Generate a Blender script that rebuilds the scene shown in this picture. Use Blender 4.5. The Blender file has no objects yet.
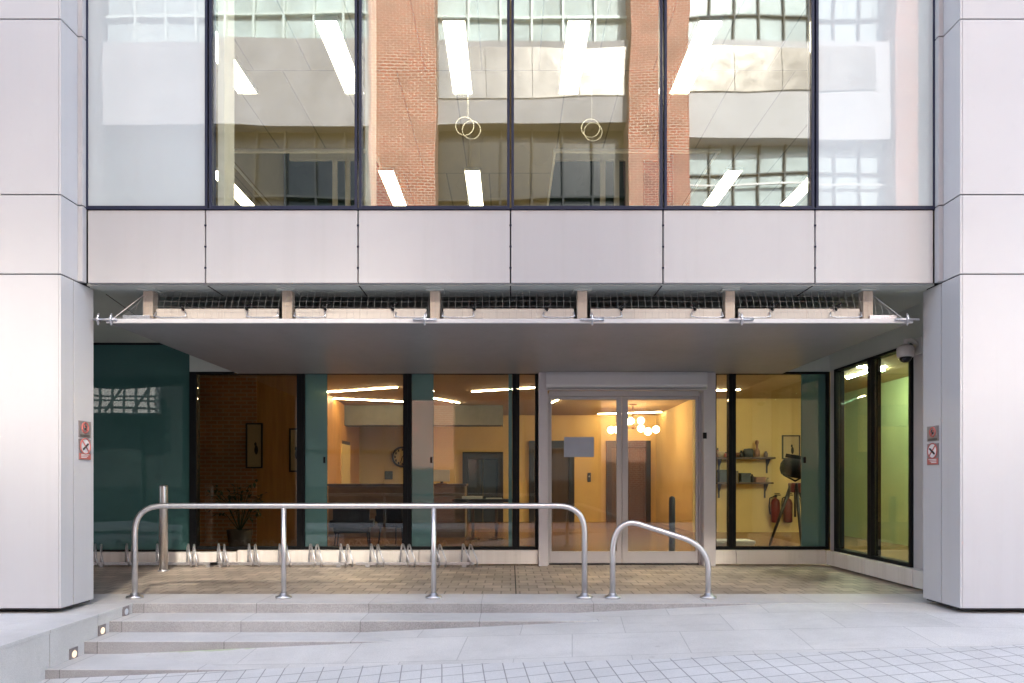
import bpy, bmesh, math, random
from mathutils import Vector, Matrix
random.seed(7)
S = bpy.context.scene
COL = S.collection
R = math.radians
E = 1.25            # camera height above the entrance platform (z = 0)
YF, YB = 6.77, 10.2  # fascia plane, ground-floor glazing plane
XP, XW = 4.24, 4.75  # pier inner face, side glazing plane

# ------------------------------------------------------------------ materials
def new_mat(name):
    m = bpy.data.materials.new(name)
    m.use_nodes = True
    nt = m.node_tree
    for n in list(nt.nodes):
        nt.nodes.remove(n)
    out = nt.nodes.new('ShaderNodeOutputMaterial')
    return m, nt, out

def N(nt, t, **kw):
    n = nt.nodes.new(t)
    for k, v in kw.items():
        if k in n.inputs:
            n.inputs[k].default_value = v
        else:
            setattr(n, k, v)
    return n

def c4(c):
    return (c[0], c[1], c[2], 1.0)

def ramp(nt, fac, a, b, p0=0.3, p1=0.7):
    r = nt.nodes.new('ShaderNodeValToRGB')
    r.color_ramp.elements[0].position = p0
    r.color_ramp.elements[1].position = p1
    r.color_ramp.elements[0].color = c4(a)
    r.color_ramp.elements[1].color = c4(b)
    nt.links.new(fac, r.inputs['Fac'])
    return r.outputs['Color']

def mix(nt, fac, a, b, mode='MIX'):
    m = nt.nodes.new('ShaderNodeMix')
    m.data_type = 'RGBA'
    m.blend_type = mode
    for sock, v in ((m.inputs[0], fac), (m.inputs[6], a), (m.inputs[7], b)):
        if hasattr(v, 'links'):
            nt.links.new(v, sock)
        elif isinstance(v, (int, float)):
            sock.default_value = v
        else:
            sock.default_value = c4(v)
    return m.outputs[2]

def coords(nt, scale=(1, 1, 1), rot=(0, 0, 0), loc=(0, 0, 0)):
    tc = nt.nodes.new('ShaderNodeNewGeometry')
    mp = nt.nodes.new('ShaderNodeMapping')
    mp.inputs['Scale'].default_value = scale
    mp.inputs['Rotation'].default_value = rot
    mp.inputs['Location'].default_value = loc
    nt.links.new(tc.outputs['Position'], mp.inputs['Vector'])
    return mp.outputs['Vector']

def noise(nt, vec, scale, detail=4, rough=0.55):
    n = N(nt, 'ShaderNodeTexNoise', Scale=scale, Detail=detail, Roughness=rough)
    nt.links.new(vec, n.inputs['Vector'])
    return n.outputs['Fac']

def bsdf(nt, out, color, rough=0.5, metal=0.0, bump=None, bump_s=0.2, bump_d=0.01, spec=0.5, coat=0.0):
    p = nt.nodes.new('ShaderNodeBsdfPrincipled')
    if hasattr(color, 'links'):
        nt.links.new(color, p.inputs['Base Color'])
    else:
        p.inputs['Base Color'].default_value = c4(color)
    if hasattr(rough, 'links'):
        nt.links.new(rough, p.inputs['Roughness'])
    else:
        p.inputs['Roughness'].default_value = rough
    p.inputs['Metallic'].default_value = metal
    p.inputs['Specular IOR Level'].default_value = spec
    p.inputs['Coat Weight'].default_value = coat
    p.inputs['Coat Roughness'].default_value = 0.03
    if bump is not None:
        b = N(nt, 'ShaderNodeBump', Strength=bump_s, Distance=bump_d)
        nt.links.new(bump, b.inputs['Height'])
        nt.links.new(b.outputs['Normal'], p.inputs['Normal'])
    nt.links.new(p.outputs['BSDF'], out.inputs['Surface'])
    return p

def simple(name, col, rough=0.5, metal=0.0, var=0.12, scale=6.0, bump=0.0, coat=0.0, spec=0.5, stretch=(1, 1, 1)):
    m, nt, out = new_mat(name)
    v = coords(nt, stretch)
    f = noise(nt, v, scale)
    a = tuple(max(0, x * (1 - var)) for x in col)
    b = tuple(min(1, x * (1 + var)) for x in col)
    c = ramp(nt, f, a, b)
    rr = None
    bsdf(nt, out, c, rough, metal, bump=f if bump else None, bump_s=bump, coat=coat, spec=spec)
    return m

def emit(name, col, strength):
    m, nt, out = new_mat(name)
    e = N(nt, 'ShaderNodeEmission', Strength=strength)
    e.inputs['Color'].default_value = c4(col)
    nt.links.new(e.outputs[0], out.inputs['Surface'])
    return m

def schlick(nt, base):
    """mirror share 4% + base facing the pane, rising towards grazing angles (the same from either side)"""
    lw = N(nt, 'ShaderNodeLayerWeight', Blend=0.5)
    pw = N(nt, 'ShaderNodeMath', operation='POWER'); pw.inputs[1].default_value = 5.0
    nt.links.new(lw.outputs['Facing'], pw.inputs[0])
    ad = N(nt, 'ShaderNodeMath', operation='MULTIPLY_ADD'); ad.use_clamp = True
    ad.inputs[1].default_value = 0.9; ad.inputs[2].default_value = 0.04 + base
    nt.links.new(pw.outputs[0], ad.inputs[0])
    return ad

def glass(name, tint, base=0.04, wave=0.0, wscale=0.7, rough=0.0, grey=None, greyfac=0.0):
    """architectural glazing: clear tinted transmission plus a mirror share that grows at grazing angles"""
    m, nt, out = new_mat(name)
    tr = nt.nodes.new('ShaderNodeBsdfTransparent')
    tr.inputs['Color'].default_value = c4(tint)
    gl = N(nt, 'ShaderNodeBsdfGlossy', Roughness=rough)
    gl.inputs['Color'].default_value = (0.95, 0.98, 1.0, 1)
    ad = schlick(nt, base)
    if wave:
        v = coords(nt, (1.0, 1.0, 1.6))
        f = noise(nt, v, wscale, 1.5, 0.4)
        b = N(nt, 'ShaderNodeBump', Strength=1.0, Distance=wave)
        nt.links.new(f, b.inputs['Height'])
        nt.links.new(b.outputs['Normal'], gl.inputs['Normal'])
    mx = nt.nodes.new('ShaderNodeMixShader')
    nt.links.new(ad.outputs[0], mx.inputs[0])
    src = tr
    if grey is not None:
        df = nt.nodes.new('ShaderNodeBsdfDiffuse')
        df.inputs['Color'].default_value = c4(grey)
        m2 = nt.nodes.new('ShaderNodeMixShader')
        m2.inputs[0].default_value = greyfac
        nt.links.new(tr.outputs[0], m2.inputs[1])
        nt.links.new(df.outputs[0], m2.inputs[2])
        src = m2
    nt.links.new(src.outputs[0], mx.inputs[1])
    nt.links.new(gl.outputs[0], mx.inputs[2])
    nt.links.new(mx.outputs[0], out.inputs['Surface'])
    return m

def brick_mat(name, c1, c2, mortar, bw=0.225, bh=0.075, axis='xz', gap=0.012, bump=0.3, var=0.5, rough=0.85):
    m, nt, out = new_mat(name)
    g = nt.nodes.new('ShaderNodeNewGeometry')
    s = nt.nodes.new('ShaderNodeSeparateXYZ')
    nt.links.new(g.outputs['Position'], s.inputs[0])
    cb = nt.nodes.new('ShaderNodeCombineXYZ')
    if axis == 'xz':
        ad = N(nt, 'ShaderNodeMath', operation='ADD')
        nt.links.new(s.outputs['X'], ad.inputs[0]); nt.links.new(s.outputs['Y'], ad.inputs[1])
        nt.links.new(ad.outputs[0], cb.inputs['X']); nt.links.new(s.outputs['Z'], cb.inputs['Y'])
    else:
        nt.links.new(s.outputs['X'], cb.inputs['X']); nt.links.new(s.outputs['Y'], cb.inputs['Y'])
    t = nt.nodes.new('ShaderNodeTexBrick')
    t.inputs['Scale'].default_value = 1.0
    t.inputs['Brick Width'].default_value = bw
    t.inputs['Row Height'].default_value = bh
    t.inputs['Mortar Size'].default_value = gap
    t.inputs['Mortar Smooth'].default_value = 0.2
    t.inputs['Color1'].default_value = c4(c1)
    t.inputs['Color2'].default_value = c4(c2)
    t.inputs['Mortar'].default_value = c4(mortar)
    nt.links.new(cb.outputs[0], t.inputs['Vector'])
    f = noise(nt, g.outputs['Position'], 1.1)
    k = ramp(nt, f, (1 - var * .5,) * 3, (1 + var * .3,) * 3)
    c = mix(nt, 1.0, t.outputs['Color'], k, 'MULTIPLY')
    inv = N(nt, 'ShaderNodeMath', operation='SUBTRACT'); inv.inputs[0].default_value = 1.0
    nt.links.new(t.outputs['Fac'], inv.inputs[1])
    bsdf(nt, out, c, rough, bump=inv.outputs[0], bump_s=bump, bump_d=0.006)
    return m

def paving_mat(name, bw, bh, offset, col, var, gap, gapdark, rough=0.75, speck=0.12, rot=0.0, loc=(0, 0, 0), algae=None, spots=0.0, bigvar=0.12, shine=0.5):
    m, nt, out = new_mat(name)
    v = coords(nt, rot=(0, 0, rot), loc=loc)
    t = nt.nodes.new('ShaderNodeTexBrick')
    t.offset = offset
    t.inputs['Scale'].default_value = 1.0
    t.inputs['Brick Width'].default_value = bw
    t.inputs['Row Height'].default_value = bh
    t.inputs['Mortar Size'].default_value = gap
    t.inputs['Mortar Smooth'].default_value = 0.3
    t.inputs['Color1'].default_value = c4([x * (1 - var) for x in col])
    t.inputs['Color2'].default_value = c4([x * (1 + var) for x in col])
    t.inputs['Mortar'].default_value = c4([x * gapdark for x in col])
    # slightly wander the joints
    nz = N(nt, 'ShaderNodeTexNoise', Scale=3.0, Detail=2)
    nt.links.new(v, nz.inputs['Vector'])
    wob = N(nt, 'ShaderNodeVectorMath', operation='SCALE'); wob.inputs['Scale'].default_value = 0.004
    sub = N(nt, 'ShaderNodeVectorMath', operation='SUBTRACT'); sub.inputs[1].default_value = (0.5, 0.5, 0.5)
    nt.links.new(nz.outputs['Color'], sub.inputs[0]); nt.links.new(sub.outputs[0], wob.inputs[0])
    add = N(nt, 'ShaderNodeVectorMath', operation='ADD')
    nt.links.new(v, add.inputs[0]); nt.links.new(wob.outputs[0], add.inputs[1])
    nt.links.new(add.outputs[0], t.inputs['Vector'])
    sp = noise(nt, v, 160, 2, 0.7)
    k = ramp(nt, sp, (1 - speck,) * 3, (1 + speck,) * 3, 0.35, 0.65)
    c = mix(nt, 1.0, t.outputs['Color'], k, 'MULTIPLY')
    big = noise(nt, v, 1.3, 6, 0.65)
    k2 = ramp(nt, big, (1 - bigvar,) * 3, (1 + bigvar * .6,) * 3, 0.3, 0.7)
    c = mix(nt, 1.0, c, k2, 'MULTIPLY')
    vg = N(nt, 'ShaderNodeTexVoronoi', Scale=2.3)
    nt.links.new(v, vg.inputs['Vector'])
    gate = noise(nt, v, 0.9, 2)
    gk = ramp(nt, vg.outputs['Distance'], (0.80, 0.79, 0.78), (1, 1, 1), 0.045, 0.075)
    c = mix(nt, ramp(nt, gate, (0, 0, 0), (1, 1, 1), 0.5, 0.6), c, mix(nt, 1.0, c, gk, 'MULTIPLY'))
    wr = noise(nt, coords(nt, (.5, 2.2, 1), rot=(0, 0, rot)), 2.2, 6, .75)
    c = mix(nt, 1.0, c, ramp(nt, wr, (1 - bigvar * .9,) * 3, (1, 1, 1), 0.30, 0.46), 'MULTIPLY')
    if spots:
        vo = N(nt, 'ShaderNodeTexVoronoi', Scale=5.0)
        nt.links.new(v, vo.inputs['Vector'])
        k3 = ramp(nt, vo.outputs['Distance'], (1 - spots,) * 3, (1, 1, 1), 0.03, 0.09)
        c = mix(nt, 1.0, c, k3, 'MULTIPLY')
    if algae:
        cx, cy, rx, ry = algae
        g = nt.nodes.new('ShaderNodeNewGeometry')
        mp = N(nt, 'ShaderNodeMapping', vector_type='POINT')
        mp.inputs['Location'].default_value = (-cx / rx, -cy / ry, 0)
        mp.inputs['Scale'].default_value = (1 / rx, 1 / ry, 0)
        nt.links.new(g.outputs['Position'], mp.inputs['Vector'])
        ln = N(nt, 'ShaderNodeVectorMath', operation='LENGTH')
        nt.links.new(mp.outputs[0], ln.inputs[0])
        n2 = noise(nt, v, 9, 4)
        sm = N(nt, 'ShaderNodeMath', operation='ADD'); nt.links.new(ln.outputs['Value'], sm.inputs[0]); nt.links.new(n2, sm.inputs[1])
        msk = ramp(nt, sm.outputs[0], (1, 1, 1), (0, 0, 0), 0.75, 1.45)
        gcol = mix(nt, 1.0, c, (0.74, 0.84, 0.58), 'MULTIPLY')
        c = mix(nt, msk, c, gcol)
    inv = N(nt, 'ShaderNodeMath', operation='SUBTRACT'); inv.inputs[0].default_value = 1.0
    nt.links.new(t.outputs['Fac'], inv.inputs[1])
    hs = N(nt, 'ShaderNodeMath', operation='MULTIPLY_ADD'); hs.inputs[1].default_value = 0.08
    nt.links.new(sp, hs.inputs[0]); nt.links.new(inv.outputs[0], hs.inputs[2])
    bsdf(nt, out, c, rough, bump=hs.outputs[0], bump_s=0.35, bump_d=0.004, spec=shine)
    return m

def streak_mat(name, col, rough=0.42, var=0.022, metal=0.0, spec=0.5):
    """coated metal panel with faint rain streaks and soft clouding"""
    m, nt, out = new_mat(name)
    v = coords(nt)
    a = noise(nt, coords(nt, (5, 5, 0.16)), 1.0, 5, .7)
    b = noise(nt, v, 0.7, 3)
    k1 = ramp(nt, a, (1 - var * 1.6, 1 - var * 1.7, 1 - var * 1.9), (1, 1, 1), 0.30, 0.52)
    k2 = ramp(nt, b, (1 - var,) * 3, (1 + var * .6,) * 3)
    c = mix(nt, 1.0, mix(nt, 1.0, col, k1, 'MULTIPLY'), k2, 'MULTIPLY')
    sc = noise(nt, coords(nt, (1, 1, .6)), 9, 6, .75)
    k4 = ramp(nt, sc, (1 - var * 1.5,) * 3, (1, 1, 1), 0.28, 0.42)
    c = mix(nt, 1.0, c, k4, 'MULTIPLY')
    # each object gets its own small tone shift
    oi = nt.nodes.new('ShaderNodeObjectInfo')
    k3 = ramp(nt, oi.outputs['Random'], (0.965,) * 3, (1.02,) * 3, 0, 1)
    c = mix(nt, 1.0, c, k3, 'MULTIPLY')
    rr = nt.nodes.new('ShaderNodeMapRange'); rr.inputs['To Min'].default_value = rough - .10; rr.inputs['To Max'].default_value = rough + .10
    nt.links.new(noise(nt, coords(nt, (1.2, .5, 1.2)), 1.6, 4), rr.inputs['Value'])
    bsdf(nt, out, c, rr.outputs[0], metal, bump=noise(nt, v, 1.1, 2), bump_s=0.05, bump_d=0.03, spec=spec)
    return m

M = {}
M['clad'] = streak_mat('pale_cladding', (0.455, 0.448, 0.46))
M['clad_pier'] = streak_mat('pier_cladding', (0.53, 0.525, 0.54), rough=0.35)
M['joint'] = simple('dark_joint', (0.02, 0.02, 0.022), 0.8)
M['soffit'] = streak_mat('soffit_grey', (0.54, 0.58, 0.55), rough=0.5)
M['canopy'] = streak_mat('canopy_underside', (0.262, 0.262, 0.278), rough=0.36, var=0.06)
M['lip'] = streak_mat('canopy_edge', (0.55, 0.55, 0.57), rough=0.35)
M['upstand'] = brick_mat('upstand_plate', (0.55, 0.50, 0.45), (0.51, 0.47, 0.43), (0.42, 0.37, 0.33), 0.35, 0.2, gap=0.003, bump=0.05, var=0.15, rough=0.5)
M['post'] = streak_mat('hanger_post', (0.50, 0.42, 0.35), rough=0.45, var=0.15)
M['navy'] = simple('navy_frame', (0.016, 0.020, 0.046), 0.5, var=0.1, spec=0.25)
M['black'] = simple('black_frame', (0.008, 0.009, 0.010), 0.6, var=0.1, spec=0.15)
M['alu'] = streak_mat('grey_aluminium', (0.45, 0.44, 0.45), rough=0.38)
M['colm'] = streak_mat('column_casing', (0.52, 0.50, 0.52), rough=0.4)
M['skirt'] = streak_mat('skirting_panel', (0.80, 0.77, 0.73), rough=0.5, var=0.09)
M['steel'] = simple('brushed_steel', (0.66, 0.64, 0.64), 0.38, 1.0, var=0.06, scale=30, stretch=(1, 1, .1))
M['galv'] = simple('galvanised', (0.62, 0.63, 0.67), 0.35, 0.9, var=0.15, scale=60)
M['wire'] = simple('net_wire', (0.42, 0.41, 0.40), 0.5, 0.3)
M['glass_up'] = glass('upper_glazing', (0.93, 0.95, 0.93), base=0.055, wave=0.0055, wscale=0.5)
M['glass_lo'] = glass('lower_glazing', (0.92, 0.93, 0.90), base=0.0, wave=0.0012, wscale=0.6)
M['glass_door'] = glass('door_glazing', (0.93, 0.93, 0.90), base=0.0, wave=0.0006, wscale=0.6)
M['glass_green'] = glass('green_glazing', (0.86, 0.93, 0.87), base=0.03, wave=0.001, wscale=0.6)
M['glass_dim'] = glass('smoked_glazing', (0.80, 0.78, 0.72), base=0.0, wave=0.001, wscale=0.6)
M['teal_strip'] = glass('teal_panel', (0.30, 0.46, 0.44), base=0.03, grey=(0.13, 0.27, 0.25), greyfac=0.62)
def coated(name, col, base, wave):
    m, nt, out = new_mat(name)
    d = nt.nodes.new('ShaderNodeBsdfDiffuse')
    n1 = noise(nt, coords(nt), 0.5, 2)
    c = ramp(nt, n1, tuple(x * .93 for x in col), tuple(x * 1.05 for x in col))
    nt.links.new(c, d.inputs['Color'])
    gl = N(nt, 'ShaderNodeBsdfGlossy', Roughness=0.0)
    ad = schlick(nt, base)
    f = noise(nt, coords(nt, (1, 1, 1.6)), 0.6, 1.5, 0.4)
    b = N(nt, 'ShaderNodeBump', Strength=1.0, Distance=wave)
    nt.links.new(f, b.inputs['Height']); nt.links.new(b.outputs['Normal'], gl.inputs['Normal'])
    mx = nt.nodes.new('ShaderNodeMixShader')
    nt.links.new(ad.outputs[0], mx.inputs[0]); nt.links.new(d.outputs[0], mx.inputs[1]); nt.links.new(gl.outputs[0], mx.inputs[2])
    nt.links.new(mx.outputs[0], out.inputs['Surface'])
    return m
M['frost'] = coated('back_painted_glass', (0.50, 0.555, 0.58), 0.05, 0.003)
M['teal_wall'] = coated('teal_back_painted_glass', (0.052, 0.130, 0.122), 0.005, 0.010)

GR = (0.60, 0.59, 0.575)
M['slab'] = paving_mat('granite_slabs', 0.95, 0.62, 0.5, (0.61, 0.592, 0.565), 0.055, 0.004, 0.70, rot=0.09, algae=(-2.75, 6.20, 1.0, 0.07), bigvar=0.13)
M['setts'] = paving_mat('granite_setts', 0.162, 0.178, 0.0, (0.60, 0.592, 0.58), 0.035, 0.0055, 0.48, rot=-0.10, bigvar=0.10)
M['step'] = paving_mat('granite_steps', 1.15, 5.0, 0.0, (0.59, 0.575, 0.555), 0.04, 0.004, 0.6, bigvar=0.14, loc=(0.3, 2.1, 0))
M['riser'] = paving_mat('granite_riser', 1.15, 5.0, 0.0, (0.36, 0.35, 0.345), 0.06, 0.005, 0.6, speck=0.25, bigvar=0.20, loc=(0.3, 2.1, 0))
M['plaza'] = paving_mat('brown_setts', 0.21, 0.21, 0.5, (0.42, 0.355, 0.295), 0.22, 0.010, 0.50, rough=0.5, spots=0.0, bigvar=0.36)
M['edge'] = paving_mat('granite_edge', 1.15, 5.0, 0.0, (0.56, 0.545, 0.535), 0.03, 0.004, 0.65, bigvar=0.12, loc=(0.3, 2.1, 0))
M['asphalt'] = simple('asphalt', (0.05, 0.05, 0.052), 0.85, var=0.25, scale=80, bump=0.2)
M['paint'] = simple('road_paint', (0.75, 0.74, 0.70), 0.6)
M['brick'] = brick_mat('red_brick', (0.40, 0.068, 0.022), (0.27, 0.048, 0.018), (0.54, 0.45, 0.37), 0.22, 0.082, gap=0.015)
M['brick_in'] = brick_mat('interior_brick', (0.55, 0.24, 0.10), (0.46, 0.19, 0.08), (0.5, 0.36, 0.24), 0.225, 0.075)
M['white'] = simple('white_render', (0.78, 0.78, 0.76), 0.6, var=0.05, scale=1.2)
M['facade_dark'] = simple('dark_facade', (0.022, 0.024, 0.026), 0.7, var=0.3, scale=1)
M['bright_white'] = simple('bright_white_paint', (0.85, 0.86, 0.85), 0.5, var=0.03)
M['grey_white'] = simple('grey_white', (0.50, 0.49, 0.50), 0.7, var=0.06, scale=1.0)
M['grey_render'] = simple('grey_render', (0.30, 0.29, 0.30), 0.7, var=0.15, scale=1.0)
M['pale_metal'] = simple('pale_green_metal', (0.55, 0.63, 0.60), 0.4, var=0.08)
def polished(name, col, rough, bd):  # wavy mirror metal for the added sun reflectors
    m, nt, out = new_mat(name)
    v = coords(nt)
    c = ramp(nt, noise(nt, v, 0.8, 3), tuple(x * .8 for x in col), tuple(x * 1.15 for x in col))
    bsdf(nt, out, c, rough, 1.0, bump=noise(nt, v, 1.6, 1), bump_s=1.0, bump_d=bd)
    return m
M['polished_dim'] = polished('dull_polished_reflector', (0.21, 0.20, 0.185), 0.15, 0.010)
M['polished'] = polished('polished_reflector', (0.40, 0.38, 0.35), 0.14, 0.012)
M['teal_glass'] = simple('teal_window', (0.035, 0.075, 0.085), 0.15, var=0.3, scale=.6)
M['night_glass'] = simple('very_dark_window', (0.012, 0.014, 0.016), 0.25, var=0.3, scale=.6)
M['dark_glass'] = simple('dark_window', (0.04, 0.05, 0.06), 0.08, var=0.2, scale=.6)
M['pale_glass'] = simple('pale_window', (0.42, 0.50, 0.50), 0.10, var=0.3, scale=.5)
# interior
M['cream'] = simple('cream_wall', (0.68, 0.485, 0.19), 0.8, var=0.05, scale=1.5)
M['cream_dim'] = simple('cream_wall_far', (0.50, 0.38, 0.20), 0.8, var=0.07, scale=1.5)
M['orange_wall'] = simple('timber_wall', (0.55, 0.27, 0.075), 0.55, var=0.15, scale=3, stretch=(6, 6, .4))
M['ceil'] = simple('lobby_ceiling', (0.42, 0.30, 0.16), 0.8, var=0.06)
M['bulk'] = simple('bulkhead_grey', (0.13, 0.12, 0.095), 0.7, var=0.08)
M['ifloor'] = paving_mat('lobby_floor', 0.6, 0.6, 0.0, (0.30, 0.16, 0.08), 0.05, 0.003, 0.6, rough=0.25, bigvar=0.15)
M['lime'] = simple('lime_wall', (0.30, 0.38, 0.19), 0.7, var=0.08, scale=1)
M['dark_wood'] = simple('dark_wood', (0.10, 0.055, 0.03), 0.45, var=0.3, scale=4, stretch=(1, 8, 8))
M['desk'] = simple('brown_desk', (0.17, 0.12, 0.075), 0.45, var=0.2, scale=3, stretch=(1, 5, 5))
M['darkframe'] = simple('lift_surround', (0.022, 0.020, 0.018), 0.35, var=0.2)
M['liftdoor'] = simple('lift_door', (0.085, 0.055, 0.03), 0.35, 0.4, var=0.15, scale=2, stretch=(6, 6, .4))
M['fabric'] = simple('dark_upholstery', (0.018, 0.018, 0.020), 0.9, var=0.3, scale=40)
M['bronze'] = simple('bronze', (0.30, 0.17, 0.07), 0.35, 0.8)
M['red'] = simple('red_enamel', (0.13, 0.013, 0.012), 0.35)
M['redsign'] = simple('sign_red', (0.45, 0.12, 0.10), 0.5)
M['signgrey'] = simple('sign_grey', (0.27, 0.24, 0.24), 0.45, 0.3)
M['signwhite'] = simple('sign_white', (0.72, 0.68, 0.68), 0.5)
M['signblack'] = simple('sign_black', (0.02, 0.02, 0.02), 0.5)
M['plastic'] = simple('white_plastic', (0.62, 0.60, 0.59), 0.4, var=0.04)
M['dome'] = simple('dark_dome', (0.015, 0.015, 0.018), 0.08)
M['paper'] = simple('paper', (0.38, 0.42, 0.50), 0.8, var=0.05)
M['paper_w'] = simple('white_paper', (0.70, 0.68, 0.64), 0.8, var=0.04)
M['leaf'] = simple('dark_leaf', (0.035, 0.065, 0.025), 0.5, var=0.4, scale=8)
M['pot'] = simple('plant_pot', (0.12, 0.10, 0.09), 0.6)
M['clay'] = simple('clay', (0.30, 0.14, 0.07), 0.6, var=.25, scale=10)
M['slate'] = simple('slate_box', (0.07, 0.08, 0.085), 0.6, var=.25, scale=10)
M['oceil'] = brick_mat('office_ceiling', (0.40, 0.355, 0.245), (0.385, 0.345, 0.24), (0.20, 0.175, 0.12), 0.75, 3.0, axis='xy', gap=0.012, bump=0.1, var=0.12)
M['owall'] = simple('office_wall', (0.62, 0.60, 0.53), 0.8, var=0.05)
M['ofloor'] = simple('office_carpet', (0.46, 0.41, 0.31), 0.95, var=0.15, scale=6)
M['lamp_up'] = emit('office_light', (1.0, 0.87, 0.62), 6.0)
M['lamp_led'] = emit('led_strip', (1.0, 0.79, 0.48), 24.0)
M['lamp_globe'] = emit('globe_light', (1.0, 0.72, 0.38), 6.0)
M['lamp_step'] = emit('step_light', (1.0, 0.78, 0.55), 0.3)
M['lamp_side'] = emit('side_strip', (0.95, 1.0, 0.80), 70.0)
M['lens'] = simple('step_lens', (0.55, 0.58, 0.62), 0.3)

# ------------------------------------------------------------------ mesh builder
class MB:
    def __init__(s):
        s.bm = bmesh.new()
    def box(s, x0, x1, y0, y1, z0, z1, bev=0.0, rz=0.0):
        bm2 = bmesh.new()
        bmesh.ops.create_cube(bm2, size=1.0)
        for v in bm2.verts:
            v.co = Vector(((x1 - x0) * v.co.x, (y1 - y0) * v.co.y, (z1 - z0) * v.co.z))
        if bev:
            bmesh.ops.bevel(bm2, geom=list(bm2.edges), offset=bev, segments=2, profile=0.6, affect='EDGES')
        mt = Matrix.Translation(((x0 + x1) / 2, (y0 + y1) / 2, (z0 + z1) / 2)) @ Matrix.Rotation(rz, 4, 'Z')
        bmesh.ops.transform(bm2, matrix=mt, verts=bm2.verts)
        s._merge(bm2); return s
    def _merge(s, bm2):
        me = bpy.data.meshes.new('tmp'); bm2.to_mesh(me); bm2.free()
        s.bm.from_mesh(me); bpy.data.meshes.remove(me)
    def tube(s, pts, r, seg=10, cap=True):
        """round tube through a list of points; r may be a list"""
        pts = [Vector(p) for p in pts]
        n = len(pts)
        rs = r if isinstance(r, (list, tuple)) else [r] * n
        rings = []
        up = None
        for i, p in enumerate(pts):
            if i == 0: t = pts[1] - pts[0]
            elif i == n - 1: t = pts[-1] - pts[-2]
            else: t = (pts[i + 1] - p).normalized() + (p - pts[i - 1]).normalized()
            t.normalize()
            if up is None:
                up = Vector((0, 0, 1)) if abs(t.z) < 0.9 else Vector((0, 1, 0))
            a = t.cross(up).normalized(); b = a.cross(t).normalized(); up = b
            rings.append([s.bm.verts.new(p + rs[i] * (math.cos(2 * math.pi * k / seg) * a + math.sin(2 * math.pi * k / seg) * b)) for k in range(seg)])
        for i in range(n - 1):
            for k in range(seg):
                f = s.bm.faces.new((rings[i][k], rings[i][(k + 1) % seg], rings[i + 1][(k + 1) % seg], rings[i + 1][k]))
                f.smooth = seg > 5
        if cap:
            s.bm.faces.new(rings[0][::-1]); s.bm.faces.new(rings[-1])
        return s
    def lathe(s, prof, c, axis='z', seg=24):
        """prof: list of (r, h) along the axis from c"""
        c = Vector(c); rings = []
        for r, h in prof:
            ring = []
            for k in range(seg):
                a = 2 * math.pi * k / seg
                u, w = r * math.cos(a), r * math.sin(a)
                if axis == 'z': p = Vector((u, w, h))
                elif axis == 'x': p = Vector((h, u, w))
                else: p = Vector((u, h, w))
                ring.append(s.bm.verts.new(c + p))
            rings.append(ring)
        for i in range(len(rings) - 1):
            for k in range(seg):
                f = s.bm.faces.new((rings[i][k], rings[i][(k + 1) % seg], rings[i + 1][(k + 1) % seg], rings[i + 1][k]))
                f.smooth = True
        s.bm.faces.new(rings[0][::-1]); s.bm.faces.new(rings[-1])
        return s
    def ball(s, c, r, sx=1, sy=1, sz=1, u=16, v=10):
        m = Matrix.Translation(c) @ Matrix.Diagonal((sx, sy, sz, 1))
        ret = bmesh.ops.create_uvsphere(s.bm, u_segments=u, v_segments=v, radius=r, matrix=m)
        for vv in ret['verts']:
            for f in vv.link_faces: f.smooth = True
        return s
    def torus(s, c, R_, r, axis='y', seg=36, rs=8):
        pts = []
        rings = []
        c = Vector(c)
        for i in range(seg):
            a = 2 * math.pi * i / seg
            if axis == 'y': d = Vector((math.cos(a), 0, math.sin(a))); n = Vector((0, 1, 0))
            elif axis == 'x': d = Vector((0, math.cos(a), math.sin(a))); n = Vector((1, 0, 0))
            else: d = Vector((math.cos(a), math.sin(a), 0)); n = Vector((0, 0, 1))
            rings.append([s.bm.verts.new(c + d * (R_ + r * math.cos(2 * math.pi * k / rs)) + n * r * math.sin(2 * math.pi * k / rs)) for k in range(rs)])
        for i in range(seg):
            for k in range(rs):
                f = s.bm.faces.new((rings[i][k], rings[i][(k + 1) % rs], rings[(i + 1) % seg][(k + 1) % rs], rings[(i + 1) % seg][k]))
                f.smooth = True
        return s
    def prism(s, poly, axis, a, b):
        """extrude a 2D polygon along an axis from a to b"""
        def P(u, w, h):
            return {'x': Vector((h, u, w)), 'y': Vector((u, h, w)), 'z': Vector((u, w, h))}[axis]
        lo = [s.bm.verts.new(P(u, w, a)) for u, w in poly]
        hi = [s.bm.verts.new(P(u, w, b)) for u, w in poly]
        n = len(poly)
        for i in range(n):
            s.bm.faces.new((lo[i], lo[(i + 1) % n], hi[(i + 1) % n], hi[i]))
        s.bm.faces.new(lo[::-1]); s.bm.faces.new(hi)
        return s
    def build(s, name, mat, parent=None, at=None):
        bmesh.ops.recalc_face_normals(s.bm, faces=s.bm.faces)
        off = Vector((0, 0, 0))
        if at is not None: off = Vector(at)
        elif parent is not None:
            p = parent
            while p is not None:
                off += p.location; p = p.parent
        for v in s.bm.verts: v.co -= off
        me = bpy.data.meshes.new(name); s.bm.to_mesh(me); s.bm.free()
        me.materials.append(mat if not isinstance(mat, str) else M[mat])
        o = bpy.data.objects.new(name, me); COL.objects.link(o)
        if parent is not None: o.parent = parent
        if at is not None and parent is None: o.location = at
        return o

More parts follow.
